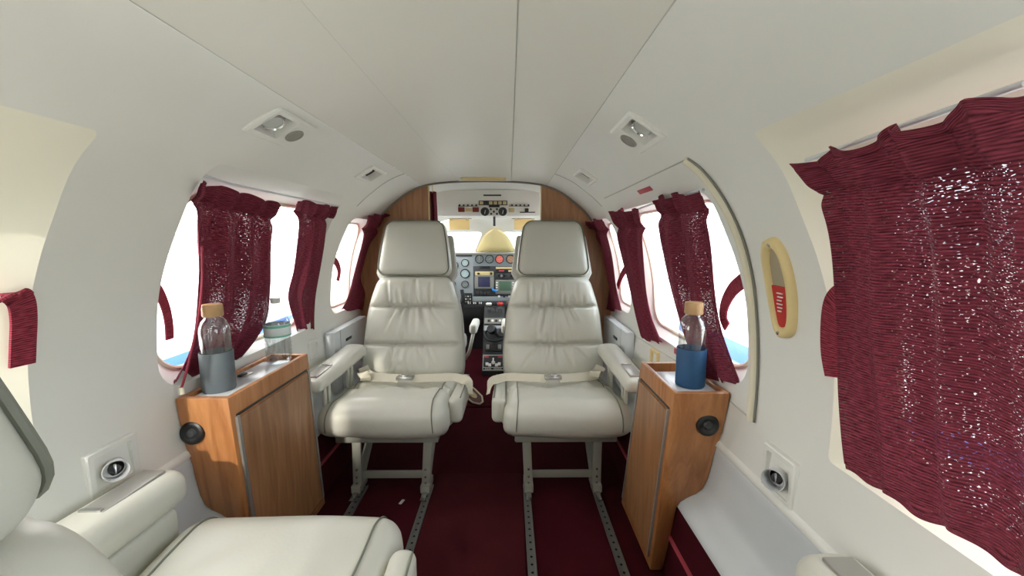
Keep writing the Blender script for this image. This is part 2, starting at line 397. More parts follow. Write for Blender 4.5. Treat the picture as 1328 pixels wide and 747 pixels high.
# openings (y0,y1,z0,z1, radii) on the wall and the pane behind them
WIN = {
  1: dict(o=(.93, 1.68, .632, 1.115, (.07, .08, .06, .05)), g=(.955, 1.655, .662, 1.10, .10), rside=True),
  2: dict(o=(1.86, 2.185, .645, 1.10, .06), g=(1.885, 2.165, .67, 1.08, .08)),
  3: dict(o=(-.42, .675, .605, 1.172, .012), g=(-.34, .60, .64, 1.09, .13)),
}
WINL1 = dict(o=(.93, 1.68, .632, 1.172, (.07, .08, .03, .03)), g=(.955, 1.655, .662, 1.115, .10))
LAMPS = [(365, 165, .165, .098, True), (826, 172, .165, .098, True), (481, 226, .17, .085, False), (759, 229, .17, .080, False)]
def lamp_y(L, big): return (-L*.40, L*.12) if big else (-L*.34, L*.34)
wn = 0
for side, sn in ((-1, 'left'), (1, 'right')):
    holes = []
    for k, d in WIN.items():
        dd = WINL1 if (k == 1 and side < 0) else d
        lo = dens(rr(*dd['o'][:4], dd['o'][4]))
        # pane loop with matching points
        c = ((dd['o'][0]+dd['o'][1])/2, (dd['o'][2]+dd['o'][3])/2); gl = rr(*dd['g'][:4], dd['g'][4], 10); gl = dens(gl, .01)
        def inner(p):
            a = math.atan2((p[1]-c[1])/(dd['o'][3]-dd['o'][2]), (p[0]-c[0])/(dd['o'][1]-dd['o'][0]))
            best = min(gl, key=lambda q: abs((math.atan2((q[1]-c[1])/(dd['o'][3]-dd['o'][2]), (q[0]-c[0])/(dd['o'][1]-dd['o'][0]))-a+PI) % (2*PI)-PI)); return best
        li = [inner(p) for p in lo]
        vs = []; n = len(lo)
        P0 = [hull(side, y, z) for y, z in lo]; P1 = [Vector((side*gx(z), y, z)) for y, z in li]
        R = 5
        for j in range(R+1):
            t = j/R
            for i in range(n): vs.append(P0[i].lerp(P1[i], t))
        fs = [(j*n+i, j*n+(i+1) % n, (j+1)*n+(i+1) % n, (j+1)*n+i) for j in range(R) for i in range(n)]
        wn += 1
        o = struct(mesh('window_%d' % wn, vs, fs, W_R if k == 3 else W_, None, True, 45))
        # pane and seal
        gz = [(y, z) for y, z in rr(*dd['g'][:4], dd['g'][4], 8)]
        pv = [Vector((side*(gx(z)+.001), y, z)) for y, z in gz]; cen = Vector((side*(gx(c[1])+.001), c[0], c[1])); m_ = len(pv)
        rows = 10; pvs = []
        for j in range(rows+1):
            for p in pv:
                t = j/rows; y = c[0]+(p.y-c[0])*(1-t); z = c[1]+(p.z-c[1])*(1-t); pvs.append((side*(gx(z)+.001), y, z))
        mesh('window_pane', pvs, [(j*m_+i, j*m_+(i+1) % m_, (j+1)*m_+(i+1) % m_, (j+1)*m_+i) for j in range(rows) for i in range(m_)], GLASS, o)
        tube('window_seal', [Vector((side*(gx(z)-.004), y, z)) for y, z in dens(gz, .03)], .006, CREAM, o, 6, True)
        holes.append([(s_of_z(z), y) for y, z in lo])
    for u, v, L_, Wd_, big in LAMPS:
        p = hit(u, v)
        if p.x*side > 0: a, b = lamp_y(L_, big); sc = s_of_z(p.z); holes.append(dens([(sc-Wd_*.35, p.y+a-.001), (sc+Wd_*.35, p.y+a-.001), (sc+Wd_*.35, p.y+b+.001), (sc-Wd_*.35, p.y+b+.001)], .02))
    outer = dens([(S_CEIL, Y0), (ARC[-1], Y0), (ARC[-1], YP+.03), (S_CEIL, YP+.03)], .03)
    struct(sheet_with_holes('wall_'+sn, outer, holes, (.025, .04), lambda s, y: Vector((side*prof_s(s).x, y, prof_s(s).y)), W_))
    # lower panel with its ledge, carpeted side wall, trim strips
    low = [(.694, .452), (.688, .436), (.687, .39), (.682, .335), (.674, .306), (.658, .290), (.636, .277), (.619, .263), (.612, .250), (.611, .240)]
    ys = [Y0+(YP-Y0)*i/40 for i in range(41)]
    def strip(name, pr, m, smooth=True):
        vs = [(side*x, y, z) for y in ys for x, z in pr]; k = len(pr)
        return struct(mesh(name, vs, [(i*k+j, i*k+j+1, (i+1)*k+j+1, (i+1)*k+j) for i in range(40) for j in range(k-1)], m, None, smooth, 60))
    strip('baseboard_'+sn, [tuple(v) for v in catmull(low, 4)], W_LOW)
    strip('trim_%d' % (1 if side < 0 else 2), [(.617, .241), (.611, .241), (.603, .12), (.598, -.004)], CARPET)
    strip('trim_%d' % (3 if side < 0 else 4), [(.698, .468), (.688, .462), (.684, .450), (.690, .442)], W_)
    strip('trim_%d' % (5 if side < 0 else 6), [(.611, .138), (.598, .137), (.597, .127), (.610, .125)], REDP)
    # half-round seam ring ahead of the small ceiling lamps
    struct(tube('trim_%d' % (7 if side < 0 else 8), [Vector((side*(prof_s(s).x), 1.83, prof_s(s).y)) for s in [S_CEIL+i*.02 for i in range(14)]], .003, SEAM, None, 6))
bp_ = [(p.x, p.y) for p in PROF]+[(.611, .25), (.598, 0)]
struct(prism('wall_back_light_block', [(x, z) for x, z in bp_]+[(-x, z) for x, z in bp_[::-1][:-1]], Y0-.02, Y0, W_, None))  # unseen end wall, added to keep daylight from flooding in behind
# ceiling: a middle panel between two side panels
def ceil_panel(name, xa, xb, dz, m):
    k = 24; sa, sb = [math.copysign(s_of_x(abs(x)), x) if abs(x) > 1e-6 else 0 for x in (xa, xb)]
    pr = []
    for i in range(k+1):
        s = sa+(sb-sa)*i/k; p = prof_s(abs(s)); pr.append((math.copysign(p.x, s), p.y-dz))
    pr = [(pr[0][0], pr[0][1]+.02)]+pr+[(pr[-1][0], pr[-1][1]+.02)]; K = len(pr); ys = [Y0+(YP+.03-Y0)*i/30 for i in range(31)]
    return struct(mesh(name, [(x, y, z) for y in ys for x, z in pr], [(i*K+j, i*K+j+1, (i+1)*K+j+1, (i+1)*K+j) for i in range(30) for j in range(K-1)], m, None, True, 40))
ceil_panel('ceiling', -.1415, .1415, .002, W_C); ceil_panel('ceiling.001', -.333, -.1435, 0, W_C); ceil_panel('ceiling.002', .1435, .333, 0, W_C)
for i, x in enumerate((-.334, -.1425, .1425, .334)):
    z = prof_s(s_of_x(abs(x))).y
    struct(tube('trim_%d' % (9+i), [(x, y*.1, z+.0008) for y in range(-10, 23)], .0016, SEAM, None, 6))
# floor
def flr(name, x0, x1, y0, y1, z, m, th=.02):
    return struct(box(name, (x0, y0, z-th), (x1, y1, z), m, None, .003))
flr('floor', -.62, .62, Y0, YP+.1, 0, CARPET, .03)
flr('floor.001', -.176, .182, Y0+.01, 1.607, .008, CARPET2, .012)
flr('floor.002', -.62, .62, YP+.1, 3.6, 0, CARPET, .03)
struct(box('trim_13', (-.30, 2.30, -.01), (.30, 2.345, .006), CARPET, None, .003))
for i, x in enumerate((-.455, -.19, .2, .475)):
    bm = box_bm((-.013, -1.3, -.004), (.013, .905, .006), .001)
    for xx in (-.0115, .0115):
        b2 = box_bm((xx-.0025, -1.3, .004), (xx+.0025, .905, .010), .0008)
        tmp = bpy.data.meshes.new('t'); b2.to_mesh(tmp); b2.free(); bm.from_mesh(tmp)
    o = from_bm('seat_track', bm, TRACK); o.location = (x, .62, .001 if i in (0, 3) else .003)
    tag(o, ['aluminium floor rail under the left seats, the one nearer the left wall', 'aluminium floor rail under the left seats, the one nearer the aisle',
            'perforated aluminium floor rail along the right edge of the aisle', 'perforated aluminium floor rail beside the right wooden cabinet'][i], 'floor rail', 'aluminium seat rails set in the floor')

# ------------------------------------------------------------------ seats (front edge at local y=0, facing -y)
def make_seat(loc, rz, out, rec, label, name='cabin_seat', near=False):
    R = empty(name, loc, label, 'seat', 'cream leather passenger seats', rz)
    hw = .235
    def ztop(x, y):
        t = y/.5; z = .407-.066*max(0, t)+.006*sin(PI*min(1, max(0, t)))
        return z-.012*(x/hw)**2
    def cf(p, n):
        x, y, z = p; yy = y+.255; t = (z+.085)/.17
        px = x*(1+.02*sin(PI*t)+.045*(1-t)*max(0, 1-yy/.30)); bulge = -.034*sin(PI*max(0, min(1, t*.9)))*max(0, 1-yy/.12)
        zt = ztop(x, yy)
        zz = .245+.165*0 + t*(zt-.245)
        if n.z > .3:
            zz += -.006*exp(-((yy-.22)/.02)**2)*(abs(x) < .22)
            g = exp(-((yy-.24)/.09)**2); zz += .0055*g*sin(70*x+22*yy+2.1*sin(26*yy))+.003*g*sin(41*x-60*yy)
            zz += .004*sin(23*x+3)*sin(17*yy)
        if n.y < -.3: zz -= .006*sin(13*x+1)*(1-t)
        return Vector((px, yy+bulge-.002, zz))
    rbox('seat_cushion', (hw, .255, .085), .055, (34, 40, 14), cf, LEATH, R)
    # piping round the cushion side
    for sx in (-1, 1):
        xq = sx*(hw-.048)
        pth = [(.20-.02*q, .085, (0, 0, 1)) for q in range(21)]+[(-.2-.055*sin(PI/2*q/8), .03+.055*cos(PI/2*q/8), (0, -sin(PI/2*q/8), cos(PI/2*q/8))) for q in range(1, 9)]+[(-.255, .03-.012*q, (0, -1, 0)) for q in range(1, 6)]
        tube('piping', [cf(Vector((xq, y, z)), Vector(nq))+Vector(nq)*.0012 for y, z, nq in pth], .0022, PIPE, R, 6)
    box('seat_pan', (-.20, .05, .215), (.20, .50, .25), METAL, R, .006)
    # legs: splayed strap pairs on two rail shoes
    for lx in (-.15*out*-1*-1 if False else -.145, .125):
        xx = lx if out > 0 else -lx
        bar('leg', (xx, .065, .028), (xx+.008*(1 if xx > 0 else -1), .095, .23), .034, .012, METAL, R, (1, 0, 0))
        bar('leg', (xx-.002, .085, .028), (xx-.004, .34, .24), .030, .014, METAL, R, (1, 0, 0))
        bm = box_bm((xx-.0185, .040, .011), (xx+.0185, .125, .042), .004)
        from_bm('rail_shoe', bm, METAL, R)
        bar('shoe_tongue', (xx, .05, .0145), (xx, -.01, .0145), .020, .006, STEEL, R, (1, 0, 0))
        for zz in (.045, .070, .10): lathe('bolt', [(.0001, .004), (.004, .003), (.0045, 0)], STEEL, R, 8, (xx, .060+zz*.06-.006, zz), (0, -1, .1))
    x0, x1 = (-.145, .125) if out > 0 else (-.125, .145)
    bar('crossbar', (x0, .085, .066), (x1, .085, .066), .030, .010, METAL, R, (0, 0, 1))
    # backrest
    base = Vector((0, .475, .325)); up = Vector((0, sin(rec), cos(rec))); fr = Vector((0, -cos(rec), sin(rec)))
    HB = .505
    def bw(h): return .250-.030*max(0, (h-.15)/.36)-.035*max(0, (h-.30)/.2)**1.5-.012*max(0, 1-h/.06)
    seams = (.168, .352)
    rw = random.Random(11 if out > 0 else 23)
    WR = []
    for (h0, h1, cnt, spread, lean) in ((.352, .505, 9, .12, 0), (.168, .352, 11, .15, 1), (0, .168, 9, .15, 1)):
        for q in range(cnt):
            xa = (q/(cnt-1)*2-1)*spread*(1 if not lean else .55)+rw.uniform(-.008, .008); top = lean or rw.random() < .5
            L_ = (h1-h0)*rw.uniform(.35, .9)
            if lean: WR.append((xa, h1-.006, xa*rw.uniform(1.3, 2.2)+rw.uniform(-.02, .02), h1-L_, rw.uniform(.009, .019)))
            else: WR.append((xa, h0+.006, xa+rw.uniform(-.012, .012), h0+L_*1.1, rw.uniform(.009, .019)))
            if rw.random() < .5: WR.append((xa*1.2+.01, h0+.006, xa+rw.uniform(-.03, .03), h0+L_*.5, rw.uniform(.007, .013)))
    def wrinkle(x, h):
        a = 0
        for x0, h0, x1, h1, dp in WR:
            t = (h-h0)/(h1-h0)
            if -.05 < t < 1:
                k = x0+(x1-x0)*t; q = (x-k)/.0075
                if abs(q) < 3: a -= dp*(1-max(0, t))*exp(-q*q)
                q = (x-k-.015)/.010
                if abs(q) < 3: a += .45*dp*(1-max(0, t))*exp(-q*q)
        return a
    def bf(p, n):
        h = p.z+HB/2; k = bw(h)/.25; x = p.x*k; d = -p.y
        if n.y < -.2 or p.y < 0:
            e = max(0, 1-(abs(p.x)/.245)**6)
            for s_ in seams: d -= .034*exp(-((h-s_)/.007)**2)*e
            lo_, hi_ = (0, seams[0]) if h < seams[0] else ((seams[0], seams[1]) if h < seams[1] else (seams[1], HB))
            d += .020*(sin(PI*(h-lo_)/(hi_-lo_))**.7 if hi_ > h > lo_ else 0)*e
            d += wrinkle(x, h)
            d -= .009*(exp(-((abs(x)-.016)/.0045)**2))*(1 if h > seams[1] else .5)
            d -= .028*(abs(p.x)/.25)**4
        return base+Vector((x, 0, 0))+up*h+fr*(d-.01)
    rbox('backrest', (.25, .055, HB/2), .045, (84, 8, 84), bf, LEATH, R)
    HH = .285
    def hf(p, n):
        h = p.z+HH/2; k = (.186-.040*(h/HH)**1.6)/.186; d = -p.y
        if p.y < 0: d += .012*(1-(p.x/.186)**2)*(1-(2*h/HH-1)**2)
        x = p.x*k
        return base+Vector((x, 0, 0))+up*(h+HB-.003)+fr*(d-.002)
    hr = rbox('headrest', (.186, .05, HH/2), .042, (22, 10, 26), hf, LEATH2, R)
    pl = []
    for y, z in dens(rr(-.186, .186, -HH/2, HH/2, .045), .02):
        q = hf(Vector((y*.955, -.036, z*.97)), Vector((0, -1, 0))); pl.append(q+fr*.003)
    tube('piping', pl, .0032, PIPE, hr, 6, True)
    for sx in (-1, 1):
        tube('piping', [bf(Vector((sx*.236, -.030, z)), Vector((0, -1, 0)))+fr*.003 for z in [-.235+.02*i for i in range(24)]], .0026, PIPE, R, 6)
    def sf(p, n):
        h = p.z+.37; k = (bw(min(h, HB))+.004 if h < HB else .215-.14*(h-HB)**1.0)/.25
        bow = .012*(1-(p.x/.25)**2)
        return base+Vector((p.x*k, 0, 0))+up*(h-.01)+fr*(-.058-p.y-(bow if p.y > 0 else 0))
    rbox('back_shell', (.25, .022, .37), .018, (16, 4, 24), sf, SHELL, R)
    # wall-side armrest on four struts
    ax = out*(.287 if near else .243); a0 = .03 if near else 0; ath = 1.35 if near else 1
    def af(p, n):
        t = (p.y+.235)/.47; zz = .485+p.z*(.85+.15*t)-.012*(1-t)
        return Vector((ax+p.x*(1+.12*t)*(1.12 if near else 1), p.y+.185+a0, zz-(ath-1)*(.03-p.z)*1.2+(.004*(1-(p.x/.045)**2) if p.z > 0 else 0)))
    arm = rbox('armrest', (.047, .235, .030), .026, (10, 30, 8), af, LEATH, R)
    lid = box('ashtray_lid', (ax-.024, -.02+a0, .497), (ax+.024, .115+a0, .509), ALU, arm, .003)
    box('ashtray_hinge', (ax-.020, .108+a0, .507), (ax+.020, .116+a0, .512), STEEL, arm, .001)
    if near: rbox('arm_side_panel', (.014, .20, .13), .012, (4, 16, 10), lambda p, n: Vector((ax-out*.034+p.x, p.y+.215, .30+p.z)), LEATH2, R)
    for yy in (() if near else (.02, .055, .24, .28)):
        bar('arm_strut', (ax-out*.028, yy, .462), (ax-out*.012, yy+.035, .30), .020, .010, LEATH2, R, (0, 1, 0))
    # aisle-side armrest, folded down beside the cushion
    bx_ = -out*(hw+.028)
    def inf_(p, n):
        t = (p.y+.20)/.40
        return Vector((bx_+p.x*(1-.15*t), p.y+.275, .332+p.z*.88-.034*t))
    rbox('folded_armrest', (.028, .20, .060), .025, (8, 24, 12), inf_, LEATH, R)
    tube('piping', [inf_(Vector((-out*.020, y, .0555)), None)+Vector((0, 0, .002)) for y in [-.18+.02*i for i in range(19)]], .0022, PIPE, R, 6)
    bar('armrest_bracket', (bx_, .14, .29), (bx_+out*.05, .12, .245), .05, .012, LEATH2, R, (0, 1, 0))
    # lap belt lying across the cushion
    def on(x, y, dz=.008): return Vector((x, y, ztop(x, y)+dz))
    o = out
    BY = .225; on0 = on
    on = lambda x, y, dz: on0(x, y, dz+.006)
    L1 = [on(o*.215, .42, .05), on(o*.19, .38, .028), on(o*.15, .32, .020), on(o*.08, .265, .020), on(o*.01, .238, .022), on(-o*.015, BY, .022)]
    L2 = [on(-o*.06, BY, .022), on(-o*.12, .245, .024), on(-o*.18, .265, .026), on(-o*.225, .29, .026), Vector((-o*.262, .28, .392)), Vector((-o*.298, .25, .385)), Vector((-o*.312, .22, .345))]
    if near: return R
    ribbon('belt_strap', catmull(L1, 5), (0, .85, .42), .046, .003, WEB, R)
    ribbon('belt_strap', catmull(L2, 5), (0, .85, .42), .046, .003, WEB, R)
    bk = box_bm((-.036, -.024, -.008), (.036, .024, .008), .004)
    bmesh.ops.transform(bk, matrix=Matrix.Translation(on(-o*.035, BY, .028)) @ Matrix.Rotation(-.15, 4, 'X'), verts=bk.verts)
    bo = from_bm('belt_buckle', bk, STEEL, R)
    bk = box_bm((-.014, -.018, -.003), (.014, .018, .003), .002)
    bmesh.ops.transform(bk, matrix=Matrix.Translation(on(-o*.03, BY, .038)) @ Matrix.Rotation(-.15, 4, 'X'), verts=bk.verts)
    from_bm('buckle_flap', bk, CHROME, bo)
    lp = [on(o*.19, .36, .01), on(o*.175, .30, .035), on(o*.155, .25, .05), on(o*.14, .24, .03), on(o*.15, .265, .012)]
    ribbon('belt_tail', catmull(lp, 5), (1, 0, .2), .042, .003, WEB, R)
    return R
R14 = math.radians(14)
make_seat((-.345, 1.425, 0), 0, -1, R14, 'cream leather seat facing us, behind the left wooden cabinet')
make_seat((.352, 1.425, 0), 0, 1, R14, 'cream leather seat facing us, beside the right wooden cabinet')
make_seat((-.345, .825, 0), PI, 1, math.radians(15), 'cream leather seat at the lower left facing the cockpit, cut off by the frame', near=True)
make_seat((.355, .578, 0), PI, -1, math.radians(24), 'cream leather seat at the lower right, only its armrest end with ashtray showing', near=True)

# ------------------------------------------------------------------ wooden cabinets
def cabinet(side, xi, shear, label):
    R = empty('wooden_cabinet', (side*.63, 1.18, 0), label, 'cabinet')
    def loc(o): o.location = -R.location; return o
    X = lambda x: side*x
    polyx = [(xi, 0.006), (xi, .608), (.699, .608), (.698, .52), (.694, .47), (.686, .42), (.685, .39), (.680, .335), (.672, .306), (.656, .289), (.634, .276), (.616, .261), (.607, .240), (.600, .10), (.595, .006)]
    body = loc(prism('cabinet_body', [(X(x), z) for x, z in polyx], 0, 0, OAK, R, 0, shear))
    bm = bmesh.new(); bm.from_mesh(body.data); bm.faces.ensure_lookup_table()
    y0, y1 = shear(.608); t = .014
    top = max(bm.faces, key=lambda f: f.calc_center_median().z)
    g = bmesh.ops.inset_region(bm, faces=[top], thickness=t, use_even_offset=True)
    for v in top.verts:
        if v.co.y < (y0+y1)/2: v.co.y = y0+.020
    ret = bmesh.ops.extrude_face_region(bm, geom=[top]); bmesh.ops.delete(bm, geom=[top], context='FACES_ONLY')
    for v in [q for q in ret['geom'] if isinstance(q, bmesh.types.BMVert)]: v.co.z -= .034
    bmesh.ops.recalc_face_normals(bm, faces=bm.faces)
    be = [e for e in bm.edges if len(e.link_faces) == 2 and e.calc_face_angle() > .9]
    bmesh.ops.bevel(bm, geom=be, offset=.0035, segments=2, affect='EDGES', profile=.5, clamp_overlap=True)
    bm.to_mesh(body.data); bm.free()
    body.data.polygons.foreach_set('use_smooth', [True]*len(body.data.polygons)); body.data.set_sharp_from_angle(angle=math.radians(35))
    xa, xb = sorted((X(xi), X(.699)))
    loc(box('tray_lid', (xa+t+.002, y0+.022, .577), (xb-t-.002, y1-t-.055, .599), TRAY, R, .002))
    xm = X((xi+.703)/2+.02); ym = (y0+y1)/2
    lt = loc(box('latch_plate', (xm-.012, ym-.020, .5995), (xm+.012, ym+.020, .602), ALU, R, .001))
    box('latch_tab', (xm-.006, ym-.026, .602), (xm+.006, ym+.004, .608), BLK, lt, .002)
    # door on the aisle face, sheared like the body
    def dpt(h, f, off):      # f 0..1 along the face
        a, b = shear(h); return Vector((X(xi-off), a+.020+(b-a-.04)*f, h))
    def slab(name, h0, h1, f0, f1, o0, o1, m):
        vs = [dpt(h, f, o) for o in (o0, o1) for h, f in ((h0, f0), (h0, f1), (h1, f1), (h1, f0))]
        bm = bmesh.new(); bv = [bm.verts.new(v) for v in vs]
        for q in ((0, 1, 2, 3), (7, 6, 5, 4), (0, 4, 5, 1), (1, 5, 6, 2), (2, 6, 7, 3), (3, 7, 4, 0)): bm.faces.new([bv[i] for i in q])
        bmesh.ops.recalc_face_normals(bm, faces=bm.faces); bmesh.ops.bevel(bm, geom=bm.edges[:], offset=.0012, segments=1, affect='EDGES')
        return loc(from_bm(name, bm, m, R))
    slab('door', .045, .546, .02, .98, -.001, .005, OAKD)
    slab('door_gap', .549, .557, 0, 1, -.002, .0012, BLK)
    slab('edge_strip', .045, .552, -.018, .016, -.001, .007, ALU)
    slab('edge_strip', .045, .552, .984, 1.018, -.001, .007, ALU)
    slab('door_gap', .036, .044, .0, 1, -.002, .0012, BLK)
    # black round air outlet on the end
    ya = shear(.516)[0]; kx = X(.652 if side > 0 else .668)
    n = Vector((0, -1, .1)).normalized()
    k = loc(lathe('air_outlet', [(.0001, .006), (.014, .006), (.018, .009), (.024, .009), (.029, .006), (.030, 0)], BLK, R, 32, (kx, ya, .516), n))
    lathe('outlet_core', [(.0001, .0105), (.009, .010), (.0125, .006)], BLK2, k, 24, Vector((kx, ya, .516)), n)
    return R
cabinet(1, .556, lambda z: (.985+(.605-z)*.19, 1.255+(.605-z)*.265), 'golden oak cabinet with black round air outlet on the right, under the blue-sleeved bottle')
cabinet(-1, .568, lambda z: (.960+(.605-z)*.085, 1.36+(.605-z)*.10), 'golden oak cabinet with black round air outlet on the left, under the grey-sleeved bottle')

# ------------------------------------------------------------------ bottles
def flask(loc, m, label):
    R = empty('water_bottle', loc, label, 'bottle', 'glass bottles with silicone sleeves')
    lathe('glass_body', [(.0001, .002), (.033, .002), (.0355, .006), (.0350, .158), (.0335, .172), (.0285, .186), (.0225, .194), (.0205, .198), (.0205, .208), (.0190, .208), (.0190, .197), (.0270, .185), (.0320, .171), (.0335, .158), (.034, .008), (.0001, .006)], BGLASS, R, 40)
    lathe('silicone_sleeve', [(.0001, 0), (.036, 0), (.0385, .004), (.0385, .104), (.0375, .106), (.0362, .104), (.0362, .004)], m, R, 40)
    lathe('bamboo_cap', [(.0001, .200), (.0225, .200), (.0240, .203), (.0235, .229), (.0220, .232), (.0001, .232)], BAMB, R, 32)
flask((.632, 1.070, .5995), SIL_B, 'clear glass bottle with blue sleeve and bamboo cap on the right cabinet')
flask((-.650, 1.046, .5995), SIL_G, 'clear glass bottle with grey sleeve and bamboo cap on the left cabinet')
R = empty('plastic_bottle', (-.627, 1.290, .5995), 'clear plastic water bottle with white and teal label on the left cabinet', 'bottle')
pr = [(.0001, .004), (.030, 0), (.037, .006)]
for i in range(6): pr += [(.0385, .012+.013*i), (.0365, .019+.013*i)]
pr += [(.0385, .092), (.0385, .130), (.037, .138), (.028, .165), (.016, .185), (.0125, .19), (.0125, .205)]
lathe('bottle_body', pr, PETM, R, 40)
lathe('label_wrap', [(.0388, .088), (.0392, .089), (.0392, .128), (.0388, .129)], LABELW, R, 40, caps=False)
lathe('label_band', [(.0392, .119), (.0396, .120), (.0396, .126), (.0392, .127)], TEAL, R, 40, caps=False)
lathe('label_band', [(.0392, .088), (.0396, .089), (.0396, .093), (.0392, .094)], TEAL, R, 40, caps=False)
lathe('screw_cap', [(.0001, .213), (.013, .213), (.0145, .211), (.0145, .198), (.013, .196)], WHITEP, R, 24)

# ------------------------------------------------------------------ curtains
def curtain(name, Lp, Rp, k, amp, m, label, off=.030, nu=70, nv=60, head=.07, cat='curtain', fl=1.0, base=.008):
    """Lp/Rp: the two edges from top to bottom; the cloth hangs along the wall, off metres inside it"""
    def curve(pp):
        P = [hit(u, v, off) for u, v in pp]; P2 = catmull([(p.x, p.y, p.z) for p in P], 12); return P2
    A, B = curve(Lp), curve(Rp); side = 1 if A[0].x > 0 else -1
    def samp(P, t): q = t*(len(P)-1); i = min(int(q), len(P)-2); return P[i].lerp(P[i+1], q-i)
    wid = (A[0]-B[0]).length; hgt = (A[0]-A[-1]).length
    vs = []; uvl = []
    ph = random.random()*6
    for j in range(nv+1):
        b = j/nv
        for i in range(nu+1):
            a = i/nu; p = samp(A, b).lerp(samp(B, b), a)
            d = b*hgt
            # header: box pleats that flare above the rod, pinched at the rod line
            fold = sin(2*PI*k*a+ph+.5*sin(2.2*a*PI+ph))+.35*sin(2*PI*k*1.9*a+2*b+ph)
            if d < head: q = 1.15*amp*fold+.012*(1-d/head)*fl+.004*sin(55*a+ph)
            else: q = amp*fold*(1-.35*exp(-(d-head)/.04))+.003*sin(9*b+14*a)
            q -= .012*exp(-((d-head)/.012)**2)*fl
            n = hull_n(side, p.z); n = Vector((n.x, 0, n.z*.4)).normalized()
            z = p.z+(.007*sin(2*PI*k*a+1+ph) if d < .02 else 0)+(.006*sin(2*PI*k*a+ph) if b > .97 else 0)
            inward = max(q+base, -.016)
            vs.append(Vector((p.x, p.y, z))-n*inward)
            uvl.append((a*wid*1.4, d))
    fs = [(j*(nu+1)+i, j*(nu+1)+i+1, (j+1)*(nu+1)+i+1, (j+1)*(nu+1)+i) for j in range(nv) for i in range(nu)]
    o = mesh(name, vs, fs, m, None, True)
    uv = o.data.uv_layers.new(name='UVMap')
    for l in o.data.loops: uv.data[l.index].uv = uvl[l.vertex_index]
    c = vs[0].copy(); o.data.transform(Matrix.Translation(-c)); o.location = c
    md = o.modifiers.new('cloth', 'SOLIDIFY'); md.thickness = .002; md.offset = 0
    return tag(o, label, cat, 'burgundy cabin curtains')
curtain('curtain', [(1052, 206), (1088, 290), (1093, 400), (1098, 500), (1107, 612)], [(1420, 84), (1440, 300), (1460, 500), (1470, 660), (1480, 830)], 3.6, .009, CURT,
        'large burgundy loosely woven curtain over the nearest right window', .022, 150, 110, .075, fl=.8)
curtain('curtain', [(240, 230), (243, 290), (247, 360), (238, 440), (214, 500)], [(352, 263), (345, 310), (344, 370), (335, 420), (303, 466)], 3.2, .013, CURT2,
        'burgundy curtain behind the grey-sleeved bottle on the left', -.022, 80)
curtain('curtain', [(383, 258), (386, 300), (382, 350), (373, 388), (384, 428)], [(432, 268), (425, 310), (417, 355), (414, 390), (408, 428)], 2.4, .010, CURT2,
        'narrow burgundy curtain between the two left windows, beyond the plastic bottle', -.012, 60)
curtain('curtain', [(470, 279), (466, 310), (458, 345), (448, 380), (438, 402)], [(499, 277), (499, 310), (495, 345), (488, 375), (478, 402)], 2.2, .010, CURT2,
        'burgundy curtain hanging beside the headrest of the left seat', .012, 50)
curtain('curtain', [(852, 256), (858, 310), (868, 370), (886, 430), (911, 490)], [(908, 246), (915, 310), (922, 370), (935, 430), (957, 498)], 2.3, .012, CURT2,
        'burgundy curtain behind the blue-sleeved bottle on the right', .005, 60, base=.004)
curtain('curtain', [(799, 271), (808, 320), (816, 360), (826, 400), (836, 440)], [(840, 270), (839, 320), (842, 360), (850, 405), (864, 446)], 2.0, .010, CURT2,
        'burgundy curtain on the right pillar, between the bottle curtain and the one at the headrest', .020, 50)
curtain('curtain', [(766, 287), (770, 315), (776, 345), (782, 375), (788, 403)], [(783, 282), (790, 315), (796, 345), (801, 375), (806, 402)], 1.6, .008, CURT2,
        'narrow burgundy curtain beside the headrest of the right seat', .014, 40)
def tieback(px, wd, label, off=-.01, side_dir=(0, 1, 0)):
    P = catmull([tuple(hit(u, v, off)) for u, v in px], 6)
    o = ribbon('curtain_tieback', P, side_dir, wd, .004, STRAPC, None, True)
    c = P[0].copy(); o.data.transform(Matrix.Translation(-c)); o.location = c
    tag(o, label, 'tieback', 'burgundy curtain tiebacks')
tieback([(196, 366), (206, 378), (215, 400), (219, 420), (220, 440)], .022, 'thin burgundy tieback hanging behind the left curtain by the grey-sleeved bottle', -.02)
tieback([(-16, 398), (2, 388), (18, 382), (28, 392), (31, 415), (30, 445), (29, 474)], .036, 'burgundy tieback hanging at the left edge of the picture in the nearest window', .006, [(1, 0, .4)]*10+[(.6, .7, .2)]*6+[(0, 1, 0)]*21)
tieback([(432, 336), (437, 342), (440, 352), (438, 364)], .03, 'small burgundy tieback at the forward left window', -.01)
tieback([(966, 362), (950, 376), (940, 395), (938, 412), (943, 424)], .034, 'burgundy tieback hanging in the right window beside the blue-sleeved bottle', -.012)
tieback([(812, 348), (807, 356), (803, 366), (801, 372)], .035, 'small burgundy tieback at the forward right window', -.01)
tieback([(1104, 390), (1090, 402), (1085, 430), (1085, 462), (1090, 490)], .066, 'burgundy tieback band at the left edge of the large right curtain', .004)
cp = catmull([tuple(hit(u, v, .030)) for u, v in [(262, 320), (262, 370), (256, 420), (246, 465), (238, 495), (235, 503)]], 6)
R = empty('tie_cord', cp[0], 'narrow burgundy cord with pale tip hanging along the left curtain near the grey-sleeved bottle', 'cord')
cp = [p-cp[0] for p in cp]; tube('cord', cp, .0055, STRAPC, R, 8, False, .5); tube('cord_tip', [cp[-1], cp[-1]+Vector((.004, -.004, -.016))], .006, CREAM, R, 8)
